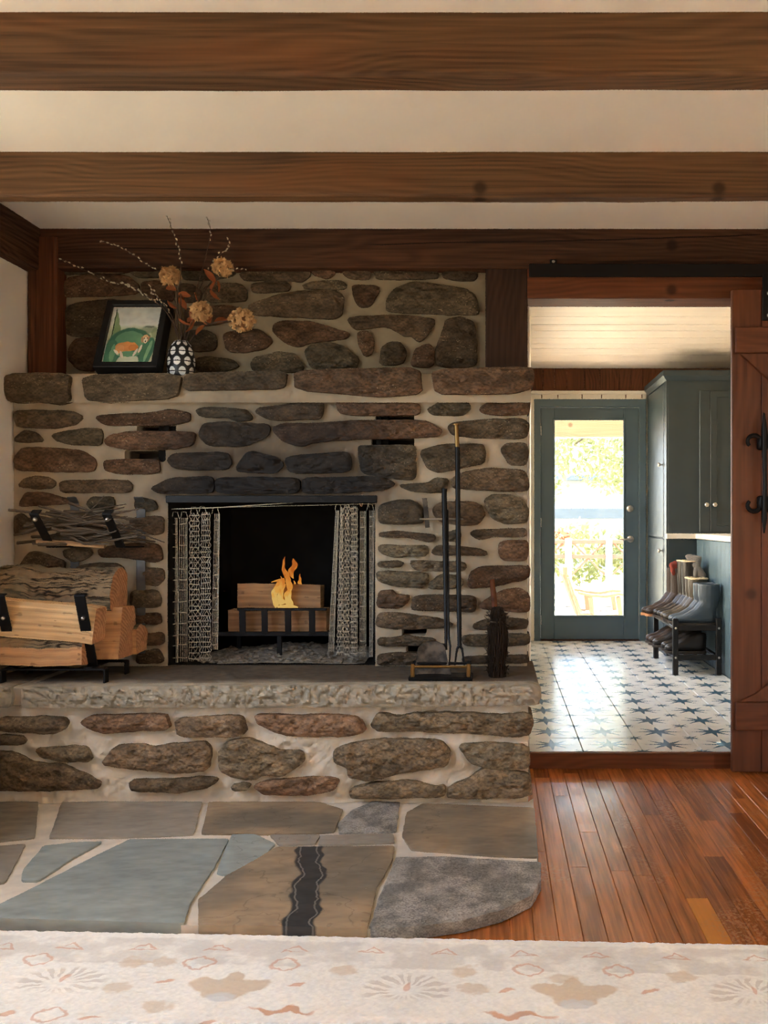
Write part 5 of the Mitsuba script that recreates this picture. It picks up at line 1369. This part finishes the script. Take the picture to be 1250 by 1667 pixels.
vc = np.array([S(295, 0, 4.17)[0], 4.17, MZ])
VH = .160


def vase_color(p, n, uv):
    a = dr.atan2(p.y - vc[1], p.x - vc[0]) / (2 * np.pi)
    t = (p.z - vc[2]) / VH * 3.6
    row = dr.floor(t)
    x = a * 8 + .5 * row
    fx, fz = x - dr.floor(x) - .5, t - row - .5
    d = dr.sqrt(dr.square(fx / .34) + dr.square(dr.maximum(dr.abs(fz) - .02, 0) / .42)) + .35 * dr.abs(fx) * dr.abs(fz)
    white = smoothstep(1.04, .94, d) * smoothstep(.04, .065, dr.abs(fz)) * smoothstep(3.75, 3.6, t)
    return dr.lerp(rgb3(C(30, 29, 28)), rgb3(C(226, 224, 218)), white)


scene['m_vase'] = principled(proc(vase_color), .4)
obj('vase', lathe([(0, .0), (.050, 0), (.057, .006), (.0605, .04), (.060, .075), (.054, .115), (.042, .142), (.031, .155), (.029, .160), (.025, .160), (.027, .150), (.036, .138), (.048, .11), (.052, .06), (.048, .012), (0, .010)], 40, vc), 'm_vase', smooth=50,
    label='black and white lozenge patterned vase beside the picture on the mantel', cat='vase')
scene['m_stem'] = principled(C(66, 48, 34), .8)
scene['m_bud'] = principled(C(176, 162, 138), .9, sheen=.5)
scene['m_petal'] = {'type': 'principledthin', 'base_color': {'type': 'rgb', 'value': C(218, 178, 126)}, 'roughness': .7, 'diff_trans': .6}
scene['m_core'] = principled(C(150, 104, 64), .9)
scene['m_dry_leaf'] = {'type': 'principledthin', 'base_color': {'type': 'rgb', 'value': C(158, 92, 58)}, 'roughness': .7, 'diff_trans': .5}
K = lambda p: [(80 + .28 * x, 330 + .28 * y) for x, y in p]
r = np.random.default_rng(5)
from scipy.interpolate import CubicSpline
BRL = ['pussy willow branch arching up to the left over the picture, the higher of two', 'pussy willow branch reaching farthest left, towards the corner post', 'short pussy willow branch thick with buds just above the picture', 'tall upright willow branch reaching the middle beam, the left one', 'tall upright willow branch curving at its tip, the right one', 'willow branch rising behind the uppermost flower head', 'willow twig leaning right past the flower heads', 'second short budded branch beside the picture top']
BRP = [[(770, 800), (745, 600), (670, 440), (585, 365), (485, 300), (380, 245), (275, 220)], [(765, 800), (670, 620), (560, 540), (430, 478), (330, 450), (200, 392), (48, 320)], [(768, 800), (660, 610), (590, 555), (500, 500), (425, 465)], [(772, 800), (766, 560), (765, 420), (760, 300), (730, 200), (690, 90), (625, 0)],
       [(780, 800), (860, 520), (925, 250), (930, 120), (890, 35), (850, 0)], [(785, 800), (850, 560), (910, 430), (985, 310), (1040, 260), (1030, 190)], [(788, 800), (880, 560), (970, 425), (1050, 385), (1190, 378)], [(775, 800), (700, 640), (640, 560), (575, 465)]]
for b, (lab, path) in enumerate(zip(BRL, BRP)):
    t = thing('willow_branch', lab, 'branch', 'pussy willow branches in the vase')
    yy = np.linspace(4.17, (4.12, 4.10, 4.13, 4.05, 4.04, 4.15, 4.12, 4.14)[b], len(path))
    p = np.array([T3(x, y, Y) for (x, y), Y in zip(K(path), yy)])
    p[0] = vc + [r.normal(0, .008), r.normal(0, .008), .10]
    if len(p) > 2: p[1] = p[1] * .75 + (vc + [0, 0, .20]) * .25
    s = CubicSpline(np.linspace(0, 1, len(p)), p)
    q = s(np.linspace(0, 1, 40))
    obj('stem', tube(q, np.linspace(.0024, .0012, 40), 5), 'm_stem', t, smooth=True)
    buds = []
    nb = (16, 20, 22, 16, 15, 12, 9, 16)[b]
    for j in range(nb):
        u = .42 + .58 * (j + r.random() * .6) / nb
        if b == 6: u = .55 + .45 * j / nb
        c = s(min(u, 1)); d = s(min(u, 1), 1); d /= np.linalg.norm(d)
        e = trimesh.creation.icosphere(1, 1.0); e.apply_scale([.0034, .0034, .0062])
        R = trimesh.geometry.align_vectors([0, 0, 1], d + r.normal(0, .35, 3)); e.apply_transform(R); e.apply_translation(c + r.normal(0, .0032, 3))
        buds.append(e)
    obj('buds', join(buds), 'm_bud', t, smooth=True, kind='stuff')


def leaf_mesh(c, d, L, w, seed):
    r = np.random.default_rng(seed)
    d = np.array(d, float); d /= np.linalg.norm(d); s = np.cross(d, r.normal(size=3)); s /= np.linalg.norm(s); nn = np.cross(d, s)
    vs, n = [], 9
    for i in range(n):
        t = i / (n - 1); ww = w * math.sin(math.pi * min(1, t * .95 + .04)) ** .8
        for k in (-1, -.5, 0, .5, 1):
            vs.append(np.array(c) + d * L * t + s * ww * k + nn * (.25 * w * abs(k) + .25 * L * math.sin(t * 3) * .4 + r.normal(0, .0008)))
    f = []
    for i in range(n - 1):
        for k in range(4):
            a = i * 5 + k; f += [[a, a + 1, a + 6], [a, a + 6, a + 5]]
    return trimesh.Trimesh(vs, f, process=False)


HY = [((705, 428), .043, 4.14, [(765, 790), (745, 620), (745, 520)]), ((1010, 378), .040, 4.15, [(785, 790), (880, 600), (960, 470)]), ((882, 630), .042, 4.10, [(785, 790), (820, 720), (850, 670)]), ((1120, 682), .052, 4.09, [(790, 790), (900, 720), (1030, 690)])]
HL = ['dried hydrangea head at upper left of the vase arrangement', 'dried hydrangea head highest in the vase arrangement', 'dried hydrangea head low and just right of the vase mouth', 'largest dried hydrangea head, far right of the vase arrangement']
for b, ((hxy, R_, Y, path), lab) in enumerate(zip(HY, HL)):
    t = thing('dried_hydrangea', lab, 'flower', 'dried hydrangeas in the vase')
    c = T3(*K([hxy])[0], Y)
    p = np.array([vc + [.004 * b - .006, 0, .10]] + [T3(*xy, Yq_) for xy, Yq_ in zip(K(path[1:]), (4.16, Y))] + [c])
    q = CubicSpline(np.linspace(0, 1, len(p)), p)(np.linspace(0, 1, 24))
    obj('stem', tube(q, .0026, 6), 'm_dry_leaf' if False else 'm_stem', t, smooth=True)
    n = 300; d = r.normal(size=(n, 3)); d /= np.linalg.norm(d, axis=1, keepdims=True)
    ctr = c + d * R_ * (.74 + .36 * r.random((n, 1))) * np.array([1, .9, .92])
    vs, fs = [], []
    for i in range(n):
        di = d[i] + r.normal(0, .55, 3); di /= np.linalg.norm(di)
        a = np.cross(di, r.normal(size=3)); a /= np.linalg.norm(a); bb = np.cross(di, a)
        for k in range(4):
            an = k * np.pi / 2 + r.random() * .4; e = a * math.cos(an) + bb * math.sin(an); g = a * -math.sin(an) + bb * math.cos(an); s = .0086 * (.8 + .5 * r.random()); o = len(vs)
            vs += [ctr[i], ctr[i] + e * s * .6 + g * s * .45 + d[i] * .001, ctr[i] + e * s * 1.1 + d[i] * r.normal(0, .003), ctr[i] + e * s * .6 - g * s * .45 + d[i] * .001]
            fs += [[o, o + 1, o + 2], [o, o + 2, o + 3]]
    obj('flower_head', trimesh.Trimesh(vs, fs, process=False), 'm_petal', t)
    core = trimesh.creation.icosphere(2, R_ * .62); core.apply_translation(c); obj('core', core, 'm_core', t, smooth=True)
    for j in range(6):
        u = .35 + .5 * r.random(); base_ = q[int(u * 23)]
        obj('leaf', leaf_mesh(base_, r.normal(size=3) * [1, .5, .8] + [0, 0, -.2], .045 + .03 * r.random(), .013 + .006 * r.random(), 300 + b * 10 + j), 'm_dry_leaf', t, smooth=True)

# ------------------------------------------------------------------ boot rack in the mudroom
br_ = thing('boot_rack', 'black slatted two shelf boot rack standing against the blue panelled half wall', 'shoe rack')
BX0, BX1, BY0, BY1 = 1.205, 1.535, 6.38, 7.19
zs1, zs2 = .39, .19
for x in (BX0, BX1 - .036):
    for y in (BY0, BY1 - .036):
        obj('leg', box(x, x + .036, y, y + .036, ZM, .455, .003), 'm_black', br_)
for z in (zs1, zs2):
    for y in (BY0, BY1 - .022):
        obj('end_rail', box(BX0 + .036, BX1 - .036, y + .006, y + .024, z - .018, z + .018, .003), 'm_black', br_)
    for x in (BX0 + .004, BX0 + .085, BX0 + .150, BX0 + .215, BX1 - .034):
        obj('slat', box(x, x + .030, BY0 + .02, BY1 - .02, z - .008, z + .012, .003), 'm_black', br_)
    for x in (BX0 + .018, BX1 - .018):
        s = trimesh.creation.icosphere(1, .008); s.apply_scale([1, .4, 1]); s.apply_translation([x, BY0 - .001, z]); obj('screw_cap', s, 'm_bright', br_, smooth=True)


def boot(h, shaft=(.070, .052), toe=1.0, seed=0):
    b = lambda x, z, r_: ((x, 0, z), r_)
    heel, ankle, inst = b(.010, .05, (.050, .040, .045)), b(.008, .115, (.055, .043, .05)), b(-.065, .085, (.045, .040, .040))
    ball, tip = b(-.135 * toe, .045, (.052, .047, .036)), b(-.195 * toe, .038, (.042, .040, .028))
    groups = [[heel, ankle, ball], [ankle, inst, ball], [ball, tip]]
    if h > .15:
        calf, top = b(.012, h * .7, (*shaft, .03)), b(.012, h - .004, (*shaft, .004))
        groups += [[ankle, calf], [calf, top], [ankle, inst, b(.0, .16, (.058, .044, .03))]]
    up = hulls(*groups)
    up = up - m3.Manifold.cylinder(.2, shaft[1] * .90, shaft[1] * .92, 28).scale([shaft[0] / shaft[1] * .95, 1, 1]).translate([.012, 0, h - .08 if h > .15 else .085])
    up = up - m3.Manifold.cube([1, 1, .03], True).translate([0, 0, -.003])
    upper = to_tri(up, .014, 4)
    sole = m3.Manifold.batch_hull([m3.Manifold.cylinder(.018, r_, r_, 20).scale([1, .9, 1]).translate([x, 0, .0]) for x, r_ in ((.012, .050), (-.06, .046), (-.135 * toe, .056), (-.195 * toe, .046))])
    return upper, to_tri(sole, None, 0)


def put_boot(name, label, group, h, x, y, z, mat, sole_mat, rim=None, shaft=(.070, .052), toe=1.0, yaw=0, cat='boot'):
    t = thing(name, label, cat, group)
    up, so = boot(h, shaft, toe)
    M = trimesh.transformations.rotation_matrix(math.radians(yaw), [0, 0, 1]); M[:3, 3] = [x, y, z]
    for m in (up, so): m.apply_transform(M)
    obj('upper', up, mat, t, smooth=50); obj('sole', so, sole_mat, t, smooth=40)
    if rim:
        th = np.linspace(0, 2 * np.pi, 28)
        e = tube([[.012 + shaft[0] * math.cos(a), shaft[1] * math.sin(a), h - .006] for a in th], .0055, 8); e.apply_transform(M)
        obj('rim', e, rim, t, smooth=True)


scene['m_boot_blue'] = principled(C(66, 78, 86), .4, specular=.5)
scene['m_boot_olive'] = principled(C(66, 60, 48), .4, specular=.5)
scene['m_boot_dark'] = principled(C(34, 31, 28), .35, specular=.5)
scene['m_boot_brown'] = principled(C(52, 40, 31), .5)
scene['m_sole'] = principled(C(60, 54, 48), .8)
scene['m_sole_tan'] = principled(C(176, 128, 88), .8)
scene['m_rim'] = principled(C(214, 196, 160), .6)
scene['m_knit'] = principled(proc(lambda p, n, uv: mix(C(84, 80, 74), C(150, 144, 134), .5 + .5 * dr.sin(p.z * 700 + 2 * dr.sin(p.x * 500)))), .95)
scene['m_red'] = principled(C(128, 58, 46), .85)
ZB = zs1 + .012
put_boot('rubber_boot', 'short blue grey rubber boot at the near end of the rack', 'short blue grey rubber boots', .285, 1.455, 6.465, ZB, 'm_boot_blue', 'm_sole', None, (.075, .055))
put_boot('rubber_boot', 'second blue grey rubber boot, just behind the nearest one', 'short blue grey rubber boots', .285, 1.445, 6.58, ZB, 'm_boot_blue', 'm_sole', None, (.075, .055))
put_boot('rubber_boot', 'olive rubber boot with a pale rim, the nearer of its pair', 'olive rubber boots', .31, 1.43, 6.70, ZB, 'm_boot_olive', 'm_sole', 'm_rim', (.068, .052))
put_boot('rubber_boot', 'olive rubber boot with a pale rim, the farther of its pair', 'olive rubber boots', .31, 1.43, 6.81, ZB, 'm_boot_olive', 'm_sole', 'm_rim', (.068, .052))
put_boot('rubber_boot', 'tall dark rubber boot under the grey knitted mitten', 'tall dark rubber boots', .425, 1.425, 6.91, ZB, 'm_boot_dark', 'm_sole', 'm_rim', (.070, .050))
put_boot('rubber_boot', 'tall dark rubber boot beside the red topped leather boots', 'tall dark rubber boots', .425, 1.41, 7.005, ZB, 'm_boot_dark', 'm_sole', 'm_rim', (.070, .046))
put_boot('leather_boot', 'brown leather boot with a tan sole and red cloth in its top, the nearer one', 'brown leather boots', .36, 1.365, 7.075, ZB, 'm_boot_brown', 'm_sole_tan', None, (.058, .040), 1.0)
put_boot('leather_boot', 'brown leather boot at the far end of the rack by the cupboard', 'brown leather boots', .36, 1.345, 7.15, ZB, 'm_boot_brown', 'm_sole_tan', None, (.058, .036), 1.0)
sc = to_tri(hulls([((1.36, 7.075, .745), .026), ((1.350, 7.07, .785), .030)], [((1.350, 7.07, .785), .030), ((1.325, 7.06, .785), .022)], [((1.335, 7.05, .725), .016), ((1.325, 7.06, .785), .020)]), .012, 6)
sc.vertices += (meshkit.fbm(np.array(sc.vertices) * 50, 2, 4)[:, None] - .5) * .014
obj('red_cloth', sc, 'm_red', smooth=True, label='crumpled red cloth stuffed in the top of a leather boot', cat='cloth')
mt = to_tri(hulls([((1.425, 6.90, .855), (.034, .02, .018)), ((1.475, 6.88, .845), (.034, .02, .018)), ((1.465, 6.87, .79), (.034, .02, .02))], [((1.47, 6.87, .78), (.030, .02, .02)), ((1.50, 6.86, .72), (.036, .02, .036))], [((1.46, 6.86, .76), .016), ((1.455, 6.85, .72), .014)]), .012, 6)
obj('mitten', mt, 'm_knit', smooth=True, label='grey knitted mitten hanging over the tall dark boots', cat='mitten')
for i, (x, y, mat, lab) in enumerate([(1.40, 6.52, 'm_boot_dark', 'black low shoe on the lower shelf, nearest the front end'), (1.40, 6.66, 'm_boot_dark', 'black low shoe on the lower shelf, second from the front end'), (1.37, 6.84, 'm_boot_dark', 'dark shoe in the middle of the lower shelf'), (1.36, 6.96, 'm_boot_brown', 'dark brown shoe on the lower shelf near its far end'), (1.36, 7.09, 'm_boot_brown', 'dark brown shoe at the far end of the lower shelf')]):
    put_boot('low_shoe', lab, 'shoes on the lower shelf of the boot rack', .10, x, y, zs2 + .012, mat, 'm_sole', None, (.05, .036), .95, 0, 'shoe')

# an unseen upholstered block, added by the left wall to shade the hearth
ot = thing('added_ottoman', 'unseen upholstered block added at the left wall to shade the flagstone hearth', 'added_ottoman')
scene['m_cloth'] = principled(C(96, 80, 64), .95)
obj('cushion', to_tri(hulls([((x, y, z), .05) for x in (-2.05, -1.90) for y in (2.75, 3.40) for z in (.17, .47)]), .05, 3), 'm_cloth', ot, smooth=50)
for x in (-2.05, -1.90):
    for y in (2.78, 3.38):
        obj('foot', tube([[x, y, .04], [x, y, .14]], [.018, .022], 10), 'm_post_dark', ot)
